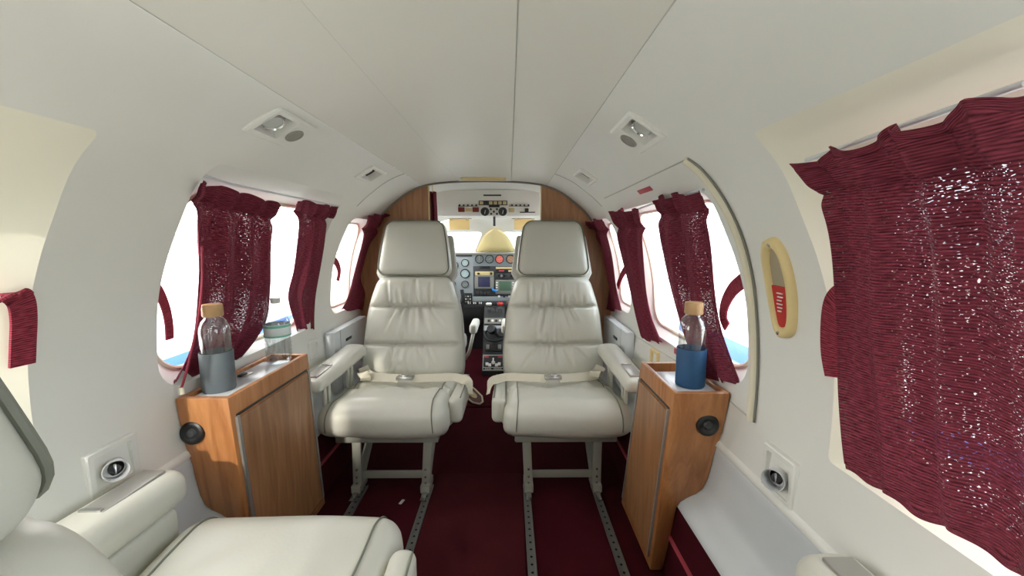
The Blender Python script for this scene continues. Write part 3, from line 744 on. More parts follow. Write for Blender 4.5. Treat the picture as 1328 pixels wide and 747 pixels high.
# curtain rods and the cockpit curtain
def rod(px, off, label, side_r=.0035):
    P = [hit(u, v, off) for u, v in px]
    o = tube('curtain_rod', P, side_r, W_LOW, None, 8); c = P[0].copy(); o.data.transform(Matrix.Translation(-c)); o.location = c
    tag(o, label, 'curtain rod', 'cream curtain rods')
rod([(1046, 208), (1180, 160), (1330, 108)], .006, 'thin rod holding the large right curtain')
rod([(246, 222), (300, 239), (440, 268)], -.006, 'thin cream rail above the two left curtains')
rod([(912, 246), (852, 262), (792, 285)], .004, 'thin cream rail above the two right curtains')
cc = []
for j in range(31):
    for i in range(25):
        a, b = i/24, j/30
        cc.append((-.318+.045*a+.02*b*a, 2.262+.012*sin(a*14+b), 1.262-.62*b))
o = mesh('curtain', cc, [(j*25+i, j*25+i+1, (j+1)*25+i+1, (j+1)*25+i) for j in range(30) for i in range(24)], CURT2)
uv = o.data.uv_layers.new(name='UVMap')
for l in o.data.loops: jj, ii = divmod(l.vertex_index, 25); uv.data[l.index].uv = (ii/24*.08, jj/30*.62)
o.modifiers.new('cloth', 'SOLIDIFY').thickness = .002
tag(o, 'narrow burgundy curtain on hooks behind the left wooden partition', 'curtain', 'burgundy cabin curtains')
for i in range(2):
    x = -.312+.022*i
    o = tube('curtain_hook', [(x, 2.262, 1.255), (x, 2.262, 1.30), (x, 2.256, 1.305)], .002, CREAM2, None, 6); tag(rebase(o), 'cream hook holding the narrow curtain behind the left wooden partition', 'hook', 'hooks of the cockpit curtain')

# ------------------------------------------------------------------ partition and arch
for side, sn in ((-1, 'left'), (1, 'right')):
    sp = [S_CEIL*.93+i*(ARC[-1]-S_CEIL*.93)/40 for i in range(41)]
    poly = [(side*.308, 0), (side*.308, prof_s(s_of_x(.308)).y)]+[(side*(prof_s(s).x+.004), prof_s(s).y+.004) for s in sp if prof_s(s).x > .309]+[(side*.69, .43), (side*.60, .25), (side*.59, 0)]
    R = struct(prism('partition_'+sn, poly, YP, YP+.02, WALN, None))
    R.name = 'wall_partition_'+sn
    struct(box('trim_%d' % (14 if side < 0 else 15), (min(side*.303, side*.308), YP-.003, 0), (max(side*.303, side*.308), YP+.023, 1.292), BUFF, None, .001))
struct(tube('trim_16', [Vector((math.copysign(prof_s(abs(s)).x, s), YP-.004, prof_s(abs(s)).y-.004)) for s in [-.95*s_of_x(.60)+i*1.9*s_of_x(.60)/60 for i in range(61)]], .0055, GREYRUB, None, 8))
R = empty('ceiling_sign', (.0, YP-.10, 1.313), 'slim cream sign bar on the ceiling above the cockpit opening', 'sign')
o = box('sign_housing', (-.115, -.030, -.010), (.115, .030, .004), BUFF, R, .003); box('sign_lens', (-.105, -.034, -.008), (.105, -.029, .001), CREAM2, R, .001)

# ------------------------------------------------------------------ ceiling lamp units
def lamp(u, v, L, Wd, big, label):
    p = hit(u, v, 0); side = 1 if p.x > 0 else -1
    n = hull_n(side, p.z)
    R = empty('reading_light', p-n*.001, label, 'ceiling light', 'ceiling reading light and air outlet units')
    zax = -n; yax = Vector((0, 1, 0)); xax = yax.cross(zax)      # local z points into the cabin
    R.rotation_euler = Matrix((xax, yax, zax)).transposed().to_euler()
    # frame ring
    outer = dens(rr(-L/2, L/2, -Wd/2, Wd/2, .006, 3), .03); lip = rr(0, 1, 0, 1, .1)
    k = len(outer)
    def loop(f, z, dy=0): return [(x*f if abs(f) != 1 else x, y*f, z) for y, x in outer]
    hy0, hy1 = lamp_y(L, big)
    rings = []
    n_ = 40
    def rect(y0, y1, x0, x1, z, r=.004):
        q = rr(y0, y1, x0, x1, r, 9); return [(b, a, z) for a, b in q]
    Rg = [rect(-L/2, L/2, -Wd/2, Wd/2, -.004), rect(-L/2, L/2, -Wd/2, Wd/2, .005), rect(-L/2+.005, L/2-.005, -Wd/2+.005, Wd/2-.005, .008),
          rect(hy0, hy1, -Wd*.34, Wd*.34, .006), rect(hy0+.004, hy1-.004, -Wd*.34+.004, Wd*.34-.004, -.022)]
    m_ = len(Rg[0]); vs = [q for r_ in Rg for q in r_]
    mesh('bezel', vs, [(j*m_+i, j*m_+(i+1) % m_, (j+1)*m_+(i+1) % m_, (j+1)*m_+i) for j in range(4) for i in range(m_)], W_, R, True, 30)
    box('recess_back', (-Wd*.34+.003, hy0+.003, -.026), (Wd*.34-.003, hy1-.003, -.021), GREYRUB, R, .0005)
    cy = (hy0+hy1)/2
    if big:
        rr_ = Wd*.25
        e = lathe('lamp_eyeball', [(.0001, -.004), (rr_*.8, -.004), (rr_*.84, -.001), (rr_, -.004), (rr_*1.05, -.012), (rr_*.8, -.021)], LENS, R, 28, (0, cy-.008, 0), (0, -.15, 1))
        lathe('lamp_ring', [(rr_*.82, -.003), (rr_*.95, .001), (rr_*1.06, -.008), (rr_*1.0, -.012)], CHROME, e, 28, (0, cy-.008, 0), (0, -.15, 1), caps=False)
        lathe('air_nozzle', [(.0001, .0078), (Wd*.17, .0080), (Wd*.19, .0100), (Wd*.215, .0105), (Wd*.23, .0090), (Wd*.235, .006)], NOZ, R, 28, (0, L*.30, 0))  # flat face; the shade inside its hollow is put into the grey
    else:
        lathe('lamp_eyeball', [(.0001, -.006), (Wd*.17, -.006), (Wd*.2, -.012), (Wd*.18, -.021)], NOZ, R, 24, (0, cy, 0))
        box('slot_blade', (-Wd*.22, cy-.004, -.010), (Wd*.22, cy+.001, -.003), BLK, R, .0005)
        box('side_ridge', (-Wd*.30, -L*.46, .006), (Wd*.30, -L*.38, .010), W_, R, .001)
lamp(*LAMPS[0], 'large recessed lamp and air outlet unit in the ceiling above the left windows')
lamp(*LAMPS[1], 'large recessed lamp and air outlet unit in the ceiling above the right window')
lamp(*LAMPS[2], 'small recessed ceiling unit on the left, nearer the cockpit')
lamp(*LAMPS[3], 'small recessed ceiling unit on the right, nearer the cockpit')

# ------------------------------------------------------------------ wall fittings
def wall_vent(y0, y1, z0, z1, side, label):
    zc, yc = (z0+z1)/2, (y0+y1)/2; p = hull(side, yc, zc)
    R = empty('gasper_vent', p, label, 'air vent', 'air outlet tubes on the side walls')
    R.rotation_euler = (0, 0, 0)
    L, Hh = y1-y0, z1-z0
    def q(y, z, d): return (-side*d, y, z)
    def rect(a, b, d): return [q(y, z, d) for y, z in rr(-L/2*a, L/2*a, -Hh/2*b, Hh/2*b, .004, 4)]
    Rg = [rect(1, 1, -.004), rect(1, 1, .006), rect(.95, .95, .008), rect(.74, .74, .007), rect(.70, .70, -.004)]; m_ = len(Rg[0]); vs = [v for r in Rg for v in r]
    # sloping pocket floor: deep at the cockpit end, shallow at the near end
    mesh('vent_plate', vs, [(j*m_+i, j*m_+(i+1) % m_, (j+1)*m_+(i+1) % m_, (j+1)*m_+i) for j in range(4) for i in range(m_)]+[[4*m_+i for i in range(m_)]], W_, R, True, 30)
    ax = Vector((-side*.72, -.60, .20)).normalized(); c = Vector((-side*.004, 0, -.004))
    t = lathe('vent_tube', [(.0205, -.014), (.0205, .028), (.0220, .033), (.0205, .035), (.0180, .031), (.0175, -.004), (.0001, -.006)], mat('satin_vent_metal', (214, 216, 218), .32, .45), R, 32, c, ax)
    lathe('vent_core', [(.0155, -.003), (.011, .004), (.009, .012), (.0001, .013)], BLK, t, 24, c, ax)
    bar('vent_vane', c+ax*.012+Vector((0, 0, -.011)), c+ax*.016+Vector((0, 0, .011)), .003, .004, CHROME, t, (0, 1, 0), .0005)
wall_vent(.735, .832, .458, .560, 1, 'chrome air outlet in a white plate below the oval handle cover')
wall_vent(.740, .848, .478, .580, -1, 'chrome air outlet in a white plate above the lower left armrest')
# release handle in its oval cream bezel
pts = [(992, 313), (1004, 310), (1015, 322), (1024, 345), (1030, 372), (1032, 402), (1030, 428), (1022, 437), (1010, 433), (1004, 412), (999, 385), (993, 350), (990, 328)]
P = [hit(u, v, .004) for u, v in pts]; cen = sum(P, Vector())/len(P)
R = empty('release_handle', cen, 'cream oval bezel with red release handle inside on the right wall', 'handle')
nn = hull_n(1, cen.z)
cl = catmull([tuple(p-cen) for p in P+[P[0]]], 5)[:-1]
dv = (max(cl, key=lambda p: p.z)-min(cl, key=lambda p: p.z)).normalized()
def sc2(p, a, b): q = dv*p.dot(dv); return q*a+(p-q)*b
inn = [sc2(p, .80, .60)+nn*.001 for p in cl]; ctr = [sc2(p, .93, .84)-nn*.010 for p in cl]; oo = [p*1.03+nn*.004 for p in cl]; oo2 = [p*1.0-nn*.006 for p in cl]; ii2 = [sc2(p, .84, .66)-nn*.008 for p in cl]
k = len(cl); Rg = [oo, oo2, ctr, ii2, inn]; vs = [v for r in Rg for v in r]
mesh('bezel', vs, [(j*k+i, j*k+(i+1) % k, (j+1)*k+(i+1) % k, (j+1)*k+i) for j in range(4) for i in range(k)], CREAM2, R)
zs = [p.z for p in inn]; zm = (min(zs)+max(zs))/2+.004
def part_plate(name, sel, m, d):
    q = [p*1.0-nn*d for p in inn]
    out_ = []
    for i, a in enumerate(q):
        b = q[(i+1) % len(q)]
        if sel(a.z): out_.append(a)
        if sel(a.z) != sel(b.z): out_.append(a.lerp(b, (zm-a.z)/(b.z-a.z)))
    n0 = len(out_); vs = out_+[p+nn*.006 for p in out_]
    return mesh(name, vs, [list(range(n0)), list(range(2*n0-1, n0-1, -1))]+[(i, (i+1) % n0, n0+(i+1) % n0, n0+i) for i in range(n0)], m, R, False)
part_plate('cover_plate', lambda z: z > zm, mat('taupe_plate', (168, 156, 132), .4), 0)
hd = part_plate('red_handle', lambda z: z <= zm, RED, .003)
for i in range(6):      # worn white lettering, too small to read
    zq = zm-.012-.0075*i; near_ = [p for p in inn if abs(p.z-zq) < .014]
    m_ = sum(near_, Vector())/len(near_); dy = (max(p.y for p in near_)-min(p.y for p in near_))*(.30-.04*(i % 3))
    m_ = Vector((m_.x, m_.y, zq))-nn*.0042-Vector((nn.x, 0, 0))*.002
    bar('handle_lettering', m_-Vector((0, dy*.6, 0)), m_+Vector((0, dy*.6, 0)), .0026, .002, WHITEP, hd, (0, 0, 1), .0002)
for e_ in (max(cl, key=lambda p: p.z), min(cl, key=lambda p: p.z)):
    lathe('screw', [(.0001, .002), (.0035, .001), (.004, -.002)], STEEL, R, 12, e_*.90-nn*.0095, -nn)
# emergency exit: cream bead down the near side, seams round it
bead = [hit(u, v, .004) for u, v in [(889, 207), (908, 222), (930, 250), (948, 282), (962, 318), (972, 360), (977, 405), (979, 450), (978, 495), (974, 545)]]
bead = [tuple(p) for p in bead]
struct(tube('trim_17', catmull(bead, 6), .0105, CREAM, None, 10))
struct(tube('trim_18', [tuple(p+Vector((0, -.011, 0))) for p in [Vector(b) for b in catmull(bead, 6)]], .0025, GREYRUB, None, 6))
struct(tube('trim_19', [hit(u, v, 0) for u, v in [(890, 207), (862, 220), (835, 233), (808, 246), (784, 257)]], .0022, SEAM, None, 6))
struct(tube('trim_20', [hit(u, v, 0) for u, v in [(974, 544), (940, 514), (905, 487), (872, 465), (850, 452), (828, 438), (812, 428)]], .0022, SEAM, None, 6))
def placard(u, v, ln, ht, m, label):
    p = hit(u, v, .0015); n = hull_n(1, p.z); t = Vector((0, 1, 0)); b = n.cross(t)
    bm = box_bm((-ln/2, -ht/2, -.001), (ln/2, ht/2, .001), .0004); M4 = Matrix((t, b, n)).transposed().to_4x4(); bmesh.ops.transform(bm, matrix=M4, verts=bm.verts)
    o = from_bm('placard', bm, m); o.location = p; tag(o, label, 'placard')
placard(836, 247, .115, .016, REDP, 'small red placard above the right curtains near the ceiling')
placard(880, 458, .07, .02, REDP, 'small red placard on the sill beside the blue-sleeved bottle')
# small square wall sockets and white side consoles by the forward seats
for side, (u, v), lab in ((-1, (406, 453), 'small square recessed ashtray plate on the left wall beyond the left cabinet'), (1, (850, 466), 'small cream recessed ashtray plate on the right wall beyond the right cabinet')):
    p = hit(u, v, 0); R = empty('wall_ashtray', p, lab, 'ashtray')
    def rect(a, b, d): return [(-side*d, y, z) for y, z in rr(-a, a, -b, b, .003, 3)]
    Rg = [rect(.040, .038, -.004), rect(.040, .038, .007), rect(.037, .035, .009), rect(.026, .026, .008), rect(.024, .024, -.004)]; m_ = len(Rg[0])
    mesh('plate', [q for r in Rg for q in r], [(j*m_+i, j*m_+(i+1) % m_, (j+1)*m_+(i+1) % m_, (j+1)*m_+i) for j in range(4) for i in range(m_)], W_ if side < 0 else CREAM2, R, True, 30)
    mesh('pocket', [q for q in rect(.024, .024, -.003)], [list(range(m_))], NOZ if side < 0 else CREAM2, R)
for side, lab in ((-1, 'white side console with dark slot beside the left forward seat'), (1, 'white side console with dark slot beside the right forward seat')):
    R = empty('side_console', (side*.67, 1.97, .30), lab, 'console')
    xs = sorted((side*-.018, side*.026))
    box('console_box', (xs[0], -.21, 0), (xs[1], .20, .285), W_LOW, R, .006)
    a, b = sorted((side*-.021, side*-.017))
    box('slot_handle', (a, -.085, .215), (b, -.020, .228), BLK2, R, .001)
    a, b = sorted((side*-.0195, side*-.017)); box('console_seam', (a, -.145, .0), (b, -.141, .285), SEAM, R, .0005)
o = from_bm('paper_scrap', box_bm((-.006, -.014, 0), (.006, .014, .0015), .0006), WHITEP); o.location = atZ(521, 651, .0015); o.rotation_euler.z = -.3
tag(o, 'tiny white scrap lying on the carpet between the left floor rails', 'scrap')
# scuffed flap lying on the cockpit floor beside the left seat
R = empty('floor_flap', (-.085, 2.30, .004), 'dark red pointed panel with pale rim on the carpet beside the left seat', 'panel')
fp = [atZ(u, v, .012)-Vector((-.085, 2.30, .004)) for u, v in [(601, 499), (607, 498), (616, 505), (625, 514), (626, 521), (622, 524), (613, 522), (601, 512)]]
k = len(fp); vs = fp+[p-Vector((0, 0, .008)) for p in fp]
mesh('panel_board', vs, [list(range(k)), list(range(2*k-1, k-1, -1))]+[(i, (i+1) % k, k+(i+1) % k, k+i) for i in range(k)], mat('dark_red_vinyl', (92, 40, 42), .5), R, False)
tube('pale_rim', fp, .006, CREAM, R, 6, True)
c = sum(fp, Vector())/k
mesh('gold_patch', [c+(p-c)*.42+Vector((0, 0, .002)) for p in fp]+[c+(p-c)*.42 for p in fp], [list(range(k)), list(range(2*k-1, k-1, -1))]+[(i, (i+1) % k, k+(i+1) % k, k+i) for i in range(k)], BUFF, R, False)

# ------------------------------------------------------------------ cockpit shell
YF = 3.05
def csec(y):
    t = max(0, (y-2.58)/(YF-2.58)); f = .363*t
    return lambda x, z: (x*(1-.06*t), (.9+(z-.9)*(1-f)) if z > .9 else z)
for side, sn in ((-1, 'left'), (1, 'right')):
    def cmap(s, y):
        p = prof_s(s); x, z = csec(min(y, YF))(p.x, p.y); return Vector((side*x, y, z))
    hl = [(s_of_z(z), y) for y, z in dens(rr(2.40, 2.98, .64, 1.10, .06))]
    outer = dens([(0, YP+.02), (ARC[-1], YP+.02), (ARC[-1], YF), (0, YF)], .04)
    o = struct(sheet_with_holes('wall_cockpit_'+sn, outer, [hl], (.04, .05), cmap, W_))
    pv = [cmap(s, y)+Vector((side*.004, 0, 0)) for s, y in hl]
    wn += 1
    struct(mesh('window_%d' % wn, pv, [list(range(len(pv)))], GLASS))
    low = [(.655, .43), (.64, .30), (.60, .10), (.595, -.01)]
    struct(mesh('baseboard_cockpit_'+sn, [(side*x, y, z) for y in (YP+.02, YF, 3.62) for x, z in [(.69, .43)]+low[1:]], [(i*4+j, i*4+j+1, i*4+j+5, i*4+j+4) for i in (0, 1) for j in range(3)], BLK2, None, False))
    struct(mesh('wall_nose_'+sn, [(side*.652, YF-.01, z) for z in (.42, .9)]+[(side*.62, 3.62, z) for z in (.42, .9)], [(0, 1, 3, 2)], W_, None, False))
# windscreen frame: inclined sheet with two openings and a flared middle post
TOPW, ZB, YB = .60, .875, 3.50
def fmap(x, q):      # q 0 bottom .. 1 top
    return Vector((x, YB+(YF-YB)*q, ZB+(1.168-ZB)*q))
sec = [csec(YF)(*prof_s(s_of_x(.60)*i/20)) for i in range(21)]
outer = [(-.66, -.1), (.66, -.1), (.655, .2)]
topedge = []
for i in range(20, -1, -1): topedge.append((sec[i][0], 1-(1.168-sec[i][1])/(1.168-ZB)))
topedge = [p for p in topedge if p[1] > .22]
outer += topedge+[(-a, b) for a, b in topedge[::-1][1:]]+[(-.655, .2)]
def wsh(sg):
    inner = [(.180, -.02), (.160, .10), (.138, .25), (.116, .40), (.094, .52), (.088, .58), (.092, .615), (.11, .63)]
    lp = inner+[(.40, .62), (.47, .58), (.52, .45), (.56, .25), (.57, 0), (.56, -.03)]
    return [(sg*a, b) for a, b in (lp if sg > 0 else lp[::-1])]
struct(sheet_with_holes('wall_windscreen', outer, [dens(wsh(1), .04), dens(wsh(-1), .04)], (.05, .12), fmap, W_))
for sg in (-1, 1):
    wn += 1; L_ = wsh(sg); struct(mesh('window_%d' % wn, [fmap(a, b)+Vector((0, .006, .004)) for a, b in L_], [list(range(len(L_)))], GLASS, None, False))
# padded yellow cover of the middle post
pv = []; qs = [0, .12, .25, .40, .52, .60, .68, .74]; hwid = [.190, .168, .146, .123, .100, .080, .045, .010]
for q, h_ in zip(qs, hwid):
    for i in range(13):
        a = -1+i/6; pv.append(fmap(a*h_+.022, q)+Vector((0, -.012-.018*math.sqrt(max(0, 1-a*a)), -.008)))
struct(mesh('trim_21', pv, [(j*13+i, j*13+i+1, (j+1)*13+i+1, (j+1)*13+i) for j in range(7) for i in range(12)], POSTM))
for sg, (u0, u1), lab in ((-1, (583, 609), 'tan sun visor above the left half of the windscreen'), (1, (667, 693), 'tan sun visor above the right half of the windscreen')):
    a = atPlane(u0, 284, fmap(0, 1)-Vector((0, .03, .02)), Vector((0, 1, 1.5)).normalized()); 
    x0, x1 = atY(u0, 290, 3.06).x, atY(u1, 290, 3.06).x; z1, z0 = atY(600, 284, 3.03).z, atY(600, 299, 3.08).z
    R = empty('sun_visor', ((x0+x1)/2, 3.03, z1), lab, 'visor')
    hx = (x1-x0)/2; bm = box_bm((-hx, -.003, z0-z1), (hx, .003, 0), .003)
    bmesh.ops.transform(bm, matrix=Matrix.Rotation(.35, 4, 'X'), verts=bm.verts); from_bm('visor_board', bm, AMBER, R)
    tube('visor_rod', [(-hx-.02, 0, .004), (hx+.02, 0, .004)], .004, STEEL, R, 8)
    for xx in (-hx*.8, hx*.8): box('visor_clip', (xx-.006, -.006, -.014), (xx+.006, .006, .008), BUFF, R, .002)

# ---- overhead switch panel on the sloping cockpit roof
def ovz(y): return csec(y)(0, 1.3165)[1]
OP0 = Vector((0, 2.56, 1.312)); rt = Vector((0, -.06, .164)).normalized(); rn = Vector((0, -.164, -.06)).normalized(); rx = Vector((1, 0, 0))
def onroof(u, v): return atPlane(u, v, OP0, rn)
oc = onroof(640, 266); R = empty('overhead_panel', oc, 'white overhead panel with switch rows and two round dials above the windscreen', 'switch panel')
def rbx(name, u0, v0, u1, v1, d, m, par=None):
    a, b = onroof(u0, v1), onroof(u1, v0); cx = (a.x+b.x)/2; cc_ = onroof((u0+u1)/2, (v0+v1)/2)
    l = abs((a-b).dot(rt)); wx = abs(b.x-a.x)
    bm = box_bm((-wx/2, -l/2, -.004), (wx/2, l/2, d), min(.002, wx*.2))
    M4 = Matrix((rx, rt, rn)).transposed().to_4x4(); M4.translation = Vector((cx, cc_.y, cc_.z))-oc
    bmesh.ops.transform(bm, matrix=M4, verts=bm.verts); return from_bm(name, bm, m, par or R)
rbx('panel_board', 566, 246.5, 700.5, 280, .004, W_)
box('panel_housing', Vector((-.318, 2.645, 1.155))-oc, Vector((.318, 3.0, 1.185))-oc, W_, R, .004)
rbx('map_light_slot', 627, 252, 650, 254, .008, BLK2)
hs = rbx('switch_rail', 621, 260, 658, 266, .007, BLK2)
for i in range(6): rbx('rocker_switch', 622.2+i*6, 260.6, 626.6+i*6, 264.6, .013, BLK2 if i == 1 else BUFF)
rbx('switch_label_block', 634, 265.5, 648, 268.5, .008, BLK)
for i in range(5): rbx('toggle_switch', 595+i*5.4, 264.8, 597.2+i*5.4, 267, .012, BLK)
for i in range(5): rbx('toggle_switch', 663+i*5.3, 264.8, 665.2+i*5.3, 267, .012, BLK)
rbx('toggle_rail', 594, 266.6, 620, 267.6, .006, GREYRUB); rbx('toggle_rail', 660, 266.6, 687, 267.6, .006, GREYRUB)
rbx('breaker_block', 594.5, 268.5, 602.5, 274.5, .010, mat('maroon_breakers', (120, 40, 36), .5)); rbx('breaker_block', 613, 268.5, 621, 274.5, .010, bpy.data.materials['maroon_breakers'])
rbx('breaker_block', 603.5, 270, 612, 274, .008, BUFF); rbx('breaker_block', 660, 269.5, 667, 275, .008, BUFF)
rbx('black_scale', 674, 274.4, 694, 275.6, .008, BLK); rbx('trim_knob', 680.5, 270, 685.5, 274.5, .014, BLK2)
for u in (629, 652):
    p = onroof(u, 274)-oc; d = lathe('dial', [(.0001, .010), (.020, .010), (.024, .014), (.027, .012), (.028, 0)], BLK2, R, 28, p, rn)
    bar('dial_pointer', p+rn*.016-rx*.002-rt*.012, p+rn*.016+rx*.004+rt*.012, .004, .002, WHITEP, d, (1, 0, 0), .0005)
for u, v in ((636.5, 271), (644.5, 271), (640.5, 274.2), (637, 277), (644.5, 277)):
    lathe('round_button', [(.0001, .011), (.006, .010), (.008, 0)], BLK2, R, 14, onroof(u, v)-oc, rn)
tube('compass_bracket', [onroof(641, 281)-oc, onroof(641, 283)-oc+Vector((0, .01, -.02)), onroof(641, 284)-oc+Vector((0, .01, -.045))], .008, BLK2, R, 8)

# ------------------------------------------------------------------ instrument panel
YI = 3.28
R = empty('instrument_panel', (0, YI, .45), 'grey instrument panel full of gauges and radios below the windscreen', 'instrument panel')
def ip(zx, zy): p = atY(580+zx/9.336, 320+zy/9.336, YI); return p-R.location
def pbx(name, x0, y0, x1, y1, d, m, par=None, d0=-.004):
    a, b = ip(x0, y1), ip(x1, y0); return box(name, (a.x, -d, a.z), (b.x, -d0, b.z), m, par or R, min(.003, abs(d)*.3+.0005))
box('panel_board', (-.60, 0, .02), (.60, .02, .425), PANELG, R, .004)
box('glareshield', (-.62, -.012, .425), (.62, .24, .445), GREYRUB, R, .008)
pbx('annunciator_strip', -60, 88, 300, 118, .008, PANELD); pbx('annunciator_strip', 850, 80, 1000, 105, .008, BUFF); pbx('annunciator_strip', 325, 85, 560, 100, .006, PANELD)
def gauge(zx, zy, r, m, ptr=40):
    p = ip(zx, zy); rr_ = r/9.336/F*YI
    g = lathe('gauge', [(rr_*.86, .006), (rr_*.92, .010), (rr_*1.05, .009), (rr_*1.08, 0)], BLK, R, 28, p, (0, -1, 0), caps=False)
    lathe('dial_face', [(.0001, .004), (rr_*.9, .004)], m, g, 28, p, (0, -1, 0), caps=False)
    a = math.radians(ptr); bar('pointer', p+Vector((-cos(a)*rr_*.3, -.006, -sin(a)*rr_*.3)), p+Vector((cos(a)*rr_*.75, -.006, sin(a)*rr_*.75)), rr_*.12, .001, WHITEP, g, (0, 1, 0), .0002)
    for k in range(8):
        b = k*PI/4; bar('tick', p+Vector((cos(b)*rr_*.68, -.0055, sin(b)*rr_*.68)), p+Vector((cos(b)*rr_*.85, -.0055, sin(b)*rr_*.85)), rr_*.09, .001, WHITEP, g, (0, 1, 0), .0002)
pbx('centre_plate', 318, 78, 835, 232, .003, mat('panel_blue_grey', (120, 130, 138), .5)); pbx('radio_stack', 318, 236, 835, 600, .004, PANELD)
pbx('centre_plate', 300, 602, 840, 655, .004, PANELG)
for zx, m, a in ((388, DIAL, 90), (512, DIAL, 30), (633, DIALR, 10), (765, DIALB, 150)): gauge(zx, 150, 50, m, a)
for zy, r, m, a in ((195, 44, DIALL, -60), (325, 54, DIALL, 70), (455, 42, DIAL, 0)): gauge(215, zy, r, m, a)
gauge(85, 225, 46, DIALL, 20); gauge(60, 455, 42, DIAL, 60)
for zy, r, m in ((205, 42, DIALL), (320, 38, DIALL), (440, 40, DIAL)): gauge(910, zy, r, m, 45)
gauge(1010, 205, 40, DIAL); gauge(1010, 320, 40, DIAL)
p = ip(80, 350); lathe('red_button', [(.0001, .014), (.012, .013), (.016, 0)], REDP, R, 20, p, (0, -1, 0))
pbx('radio_display', 395, 234, 515, 266, .007, BLK); pbx('radio', 338, 298, 562, 348, .012, BUFF); pbx('radio_knob', 365, 312, 395, 336, .022, BLK2); pbx('radio_knob', 520, 308, 548, 338, .022, BLK2)
b = pbx('display_bezel', 335, 352, 565, 505, .012, GREYRUB); pbx('screen', 375, 362, 520, 486, .014, SCRB, b)
b = pbx('button_row', 338, 528, 525, 592, .010, BLK)
for i in range(4): pbx('push_button', 352+i*44, 542, 382+i*44, 580, .014, BLK2, b)
b = pbx('radio', 588, 244, 818, 268, .012, BUFF); b = pbx('radio', 588, 274, 820, 312, .012, BLK); pbx('radio_display', 625, 280, 690, 300, .014, REDP, b); pbx('radio_display', 740, 282, 800, 302, .014, BUFF, b)
b = pbx('radio', 588, 320, 820, 385, .010, BLK2)
for zx in (625, 655, 700, 780): lathe('radio_knob', [(.0001, .022), (.009, .021), (.011, .010)], BLK if zx != 655 else GREYRUB, b, 16, ip(zx, 350), (0, -1, 0))
b = pbx('display_bezel', 585, 400, 822, 570, .012, GREYRUB); pbx('screen', 625, 415, 775, 530, .014, SCRG, b)
for i in range(4): pbx('push_button', 590, 425+i*30, 612, 440+i*30, .015, WHITEP, b); pbx('push_button', 786, 425+i*30, 810, 440+i*30, .015, WHITEP, b)
pbx('dark_switch_panel', 190, 560, 300, 690, .014, BLK)
for i in range(3):
    for j in range(3): pbx('toggle_switch', 222+i*26, 590+j*32, 236+i*26, 604+j*32, .026, WHITEP if (i+j) % 2 else GREYRUB)
for i in range(3): pbx('toggle_switch', 615+i*62, 590, 640+i*62, 612, .016, WHITEP if i != 1 else SCRB)
pbx('sub_panel', 200, 660, 860, 735, .006, BLK2)
for i in range(9): pbx('toggle_switch', 230+i*22, 668, 242+i*22, 690, .02, WHITEP if i % 3 else BLK)
pbx('red_sub_panel', 720, 660, 830, 690, .012, mat('brown_red_panel', (130, 84, 76), .5))
box('lower_fascia', (-.60, .005, -.12), (.60, .02, .03), BLK, R, .003)
o = tube('blue_tag', [(0, 0, 0), (.006, -.003, -.012), (.014, -.004, -.016), (.026, -.002, -.018), (.030, 0, -.030)], [.008, .010, .010, .012, .009], BLUE, None, 8)
o.location = ip(548, 500)+R.location+Vector((0, -.026, 0)); tag(o, 'small bright blue tag hanging between the two screens of the instrument panel', 'tag')
for sg, lab in ((-1, 'black control yoke at the left of the cockpit, half hidden by the left seat'), (1, 'black control yoke at the right of the cockpit, hidden mostly by the right seat')):
    R2 = empty('control_yoke', (sg*.36, 3.05, .52), lab, 'control yoke')
    tube('yoke_shaft', [(0, .20, -.02), (0, 0, 0)], .014, STEEL, R2, 12)
    tube('yoke_horn', catmull([(-.13, -.01, .10), (-.135, -.01, .03), (-.10, 0, -.02), (0, 0, -.02), (.10, 0, -.02), (.135, -.01, .03), (.13, -.01, .10)], 5), .014, BLK, R2, 10)
    box('yoke_hub', (-.04, -.015, -.05), (.04, .02, .02), BLK, R2, .008)
struct(box('wall_front', (-.66, 3.60, -.02), (.66, 3.64, .88), BLK2, None, .002))

# ------------------------------------------------------------------ pedestal
R = empty('throttle_pedestal', (.012, 2.90, 0), 'black and grey throttle pedestal with levers between the crew seats', 'pedestal')
side_poly = [(2.872, 0), (2.872, .030), (2.955, .135), (2.985, .137), (3.03, .215), (3.055, .28), (3.16, .375), (3.235, .445), (3.275, .455), (3.275, 0)]
hw_ = .083
vs = [(sx*hw_, y-2.90, z) for sx in (-1, 1) for y, z in side_poly]; n = len(side_poly)
mesh('pedestal_body', vs, [list(range(n)), list(range(2*n-1, n-1, -1))]+[(i, (i+1) % n, n+(i+1) % n, n+i) for i in range(n)], BLK2, R, False)
def onped(i, f, xf, d=0):
    a, b = Vector((0, *side_poly[i])), Vector((0, *side_poly[i+1])); t = (b-a).normalized(); nn_ = Vector((0, -t.z, t.y)); p = a.lerp(b, f)+nn_*d; return Vector((xf*hw_, p.y-2.90, p.z)), t, nn_
def pedbox(name, i, f0, f1, x0, x1, d, m, par=None):
    p, t, nn_ = onped(i, (f0+f1)/2, (x0+x1)/2); a, _, _ = onped(i, f0, 0); b, _, _ = onped(i, f1, 0); l = (b-a).length
    bm = box_bm((-(x1-x0)/2*hw_, -l/2, -.003), ((x1-x0)/2*hw_, l/2, d), .0012); M4 = Matrix((Vector((1, 0, 0)), t, nn_)).transposed().to_4x4(); M4.translation = p
    bmesh.ops.transform(bm, matrix=M4, verts=bm.verts); return from_bm(name, bm, m, par or R)
b = pedbox('selector_placard', 1, .06, .97, -.93, .93, .003, BLK)
for q in ((.06, .09, -.9, .9), (.93, .96, -.9, .9)): pedbox('placard_line', 1, *q, .004, WHITEP, b)
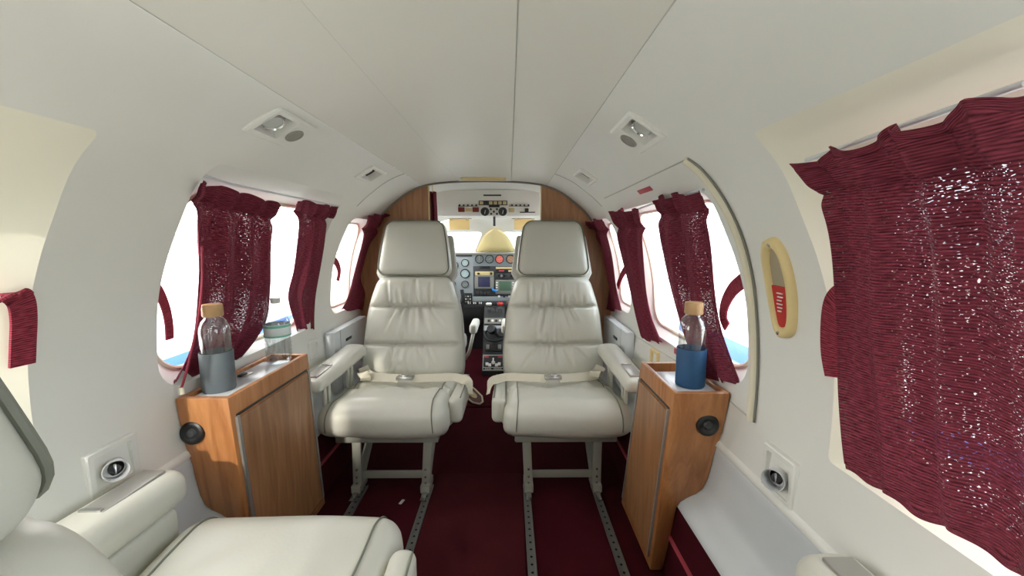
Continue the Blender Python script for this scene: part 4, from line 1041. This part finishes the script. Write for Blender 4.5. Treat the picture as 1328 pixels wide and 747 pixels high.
pedbox('placard_line', 1, .06, .96, -.93, -.89, .004, WHITEP, b); pedbox('placard_line', 1, .06, .96, .89, .93, .004, WHITEP, b); pedbox('placard_line', 1, .22, .25, -.9, .9, .004, WHITEP, b)
for k, xx in enumerate((-.7, -.58, -.46, -.34, -.22, .1, .22, .34, .46, .58, .7)): pedbox('placard_mark', 1, .12, .18, xx-.04, xx+.03, .004, WHITEP, b)
for xx, f in ((-.55, .42), (-.3, .36), (.3, .36), (.55, .42)): pedbox('selector_arm', 1, f-.08, f+.10, xx-.14, xx+.12, .006, WHITEP, b)
p, t, nn_ = onped(1, .52, 0); lathe('selector_knob', [(.0001, .022), (.010, .02), (.014, .004), (.015, 0)], WHITEP, R, 16, p, nn_)
bar('selector_handle', p+nn_*.018-t*.02, p+nn_*.018+t*.03, .010, .008, WHITEP, R, (1, 0, 0))
for xx in (-.62, .62): pedbox('red_mark', 1, .80, .88, xx-.2, xx+.2, .005, RED, b)
pedbox('trim_unit', 3, .15, .85, -.8, .8, .012, BLK)
for xx in (-.55, .55): pedbox('trim_switch', 3, .3, .7, xx-.15, xx+.15, .022, GREYRUB)
pedbox('grey_cover', 5, .10, .45, -.92, .92, .008, PANELG); b = pedbox('radio', 5, .55, .95, -.92, .92, .012, GREYRUB)
for k in range(4): pedbox('radio_button', 5, .68, .82, -.62+k*.36, -.40+k*.36, .016, WHITEP if k % 2 else BLK, b)
for k, (xx, m) in enumerate(((-.62, WHITEP), (-.40, WHITEP), (-.10, BLK), (.12, BLK), (.46, RED), (.70, RED))):
    p, t, nn_ = onped(6, .55, xx); h_ = Vector((0, -.035-.006*(k % 2), .075))
    l = bar('lever', p, p+h_, .008, .006, STEEL, R, (1, 0, 0)); rr_ = .013 if m is not RED else .017
    lathe('lever_knob', [(.0001, -.016), (rr_*.7, -.013), (rr_, 0), (rr_*.7, .013), (.0001, .016)], m, l, 16, p+h_, (1, 0, .1))
# dark headset resting on the pedestal
R2 = empty('headset', (.02, 3.03, .285), 'black headset lying on the pedestal between the crew seats', 'headset')
for x, y, z, ax in ((-.020, -.02, .030, (-.3, -1, .5)), (.040, -.045, .010, (.35, -1, .3))):
    e = lathe('ear_cup', [(.0001, .030), (.022, .030), (.030, .020), (.036, .006), (.036, -.012), (.028, -.024), (.0001, -.026)], BLK, R2, 24, (x, y, z), ax)
    lathe('ear_pad', [(.020, .028), (.026, .034), (.033, .028), (.034, .016)], BLK2, e, 24, (x, y, z), ax, caps=False)
tube('head_band', catmull([(-.045, .00, .03), (-.075, -.035, .0), (-.05, -.075, -.035), (.01, -.085, -.045), (.06, -.07, -.03), (.065, -.04, .0)], 5), .008, BLK, R2, 8)

# ------------------------------------------------------------------ crew seats (seen in the gap only)
for sg, lab in ((-1, 'crew seat behind the left passenger seat, its white armrest showing in the gap'), (1, 'crew seat behind the right passenger seat, its white armrest showing in the gap')):
    R = empty('crew_seat', (sg*.37, 2.72, 0), lab, 'seat', 'crew seats in the cockpit')
    rbox('seat_cushion', (.19, .20, .06), .04, (10, 10, 6), lambda p, n: p+Vector((0, .02, .26)), LEATH2, R)
    rbox('backrest', (.19, .05, .28), .04, (10, 6, 14), lambda p, n: Vector((p.x*(1-.15*(p.z+.28)/.56), p.y-.21-.10*(p.z+.28)/.56, p.z+.56)), LEATH2, R)
    box('seat_base', (-.15, -.16, 0), (.15, .18, .20), GREYRUB, R, .01)
    ix = .105-R.location.x if sg > 0 else -.105-R.location.x
    def am(p, n): t = (p.y+.13)/.26; return Vector((ix+p.x-.0*t, p.y-.02, .415+p.z*(1-.2*t)))
    rbox('armrest', (.026, .13, .034), .022, (8, 14, 8), am, mat('white_vinyl_arm', (225, 224, 216), .4), R)
    tube('arm_bracket', catmull([(ix, -.10, .39), (ix+sg*.012, -.14, .33), (ix+sg*.03, -.13, .26), (ix+sg*.06, -.08, .20)], 5), .012, LEATH2, R, 8)

# ------------------------------------------------------------------ outside
o = struct(box('ground', (-60, -40, -1.12), (60, 80, -1.10), APRON, None, 0))
R = empty('airfield', (0, 70, -1.1))
R['kind'] = 'structure'; R.name = 'hills'
hv = []; N_ = 80
for i in range(N_+1):
    a = PI*i/N_; x, y = 75*cos(a), 75*sin(a)-60; h = 4.5+2.2*sin(5*a)+1.3*sin(13*a+1)
    hv += [(x, y, 0), (x*1.0, y, h)]
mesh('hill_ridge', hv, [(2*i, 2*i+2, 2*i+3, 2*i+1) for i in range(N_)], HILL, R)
for sg, lab in ((-1, 'white engine nacelle with blue stripe outside the left windows'), (1, 'white engine nacelle with blue stripe outside the right windows')):
    R = empty('engine_nacelle', (sg*2.55, 3.4, -.07 if sg > 0 else .05), lab, 'engine')
    prof = [(.0001, -2.2), (.10, -2.0), (.22, -1.6), (.34, -1.0), (.42, -.3), (.44, .4), (.43, .9), (.38, 1.3), (.30, 1.5), (.14, 1.6), (.0001, 1.62)]
    vs = []; fs = []; n = 32; fm = []
    pc = catmull([(a, b, 0) for a, b in prof], 5)
    for p in pc:
        for k in range(n): g = 2*PI*k/n; vs.append((p.x*cos(g), p.y, p.x*sin(g)))
    for i in range(len(pc)-1):
        for k in range(n):
            fs.append((i*n+k, i*n+(k+1) % n, (i+1)*n+(k+1) % n, (i+1)*n+k))
    o = mesh('nacelle_body', vs, fs, [PAINT, STRIPE], R)
    for p in o.data.polygons:
        z = p.center.z
        if -.02 < z < .13 or -.20 < z < -.12: p.material_index = 1
    lathe('spinner', [(.0001, .30), (.06, .26), (.12, .12), (.14, 0)], STRIPE, R, 24, (0, 1.6, 0), (0, 1, 0))
R = empty('aircraft_wing', (0, 1.9, -.32)); R['kind'] = 'structure'; R.name = 'wing'
for sg in (-1, 1):
    sec_ = [(-.9, 0), (-.5, .05), (0, .09), (.5, .10), (.8, .05), (.9, 0), (.8, -.04), (0, -.05)]; k = len(sec_)
    vs = [(sg*.78, y, z) for y, z in sec_]+[(sg*5.5, y*.65-.15, z*.6+.28) for y, z in sec_]
    mesh('wing_panel', vs, [list(range(k)), list(range(2*k-1, k-1, -1))]+[(i, (i+1) % k, k+(i+1) % k, k+i) for i in range(k)], PAINT, R, True, 40)

# ------------------------------------------------------------------ light
W = bpy.data.worlds.new('sky'); S.world = W; W.use_nodes = True
nt = W.node_tree; bg = nt.nodes['Background']      # hazy sky, brighter and warmer on the sun's side
tc = nt.nodes.new('ShaderNodeTexCoord'); sx = nt.nodes.new('ShaderNodeSeparateXYZ'); nt.links.new(tc.outputs['Generated'], sx.inputs[0])
mr = nt.nodes.new('ShaderNodeMapRange'); mr.inputs['From Min'].default_value = -1; mr.inputs['From Max'].default_value = 1; nt.links.new(sx.outputs[0], mr.inputs[0])
cr = nt.nodes.new('ShaderNodeValToRGB'); cr.color_ramp.elements[0].color = (1, .97, .93, 1); cr.color_ramp.elements[1].color = (.52, .60, .68, 1)
nt.links.new(mr.outputs[0], cr.inputs[0]); nt.links.new(cr.outputs[0], bg.inputs[0]); bg.inputs[1].default_value = 5.6
sd = bpy.data.lights.new('sun', 'SUN'); sun = bpy.data.objects.new('sun', sd); link(sun)
sd.energy = 2.6; sd.angle = math.radians(2); sd.color = (1, .95, .86)
sun.rotation_euler = Vector((.10, .84, -.38)).to_track_quat('-Z', 'Y').to_euler()
S.view_settings.view_transform = 'Standard'; S.view_settings.look = 'None'; S.view_settings.exposure = .68; S.view_settings.gamma = 1
S.view_settings.use_curve_mapping = False
S.cycles.max_bounces = 16; S.cycles.diffuse_bounces = 10; S.cycles.transparent_max_bounces = 24
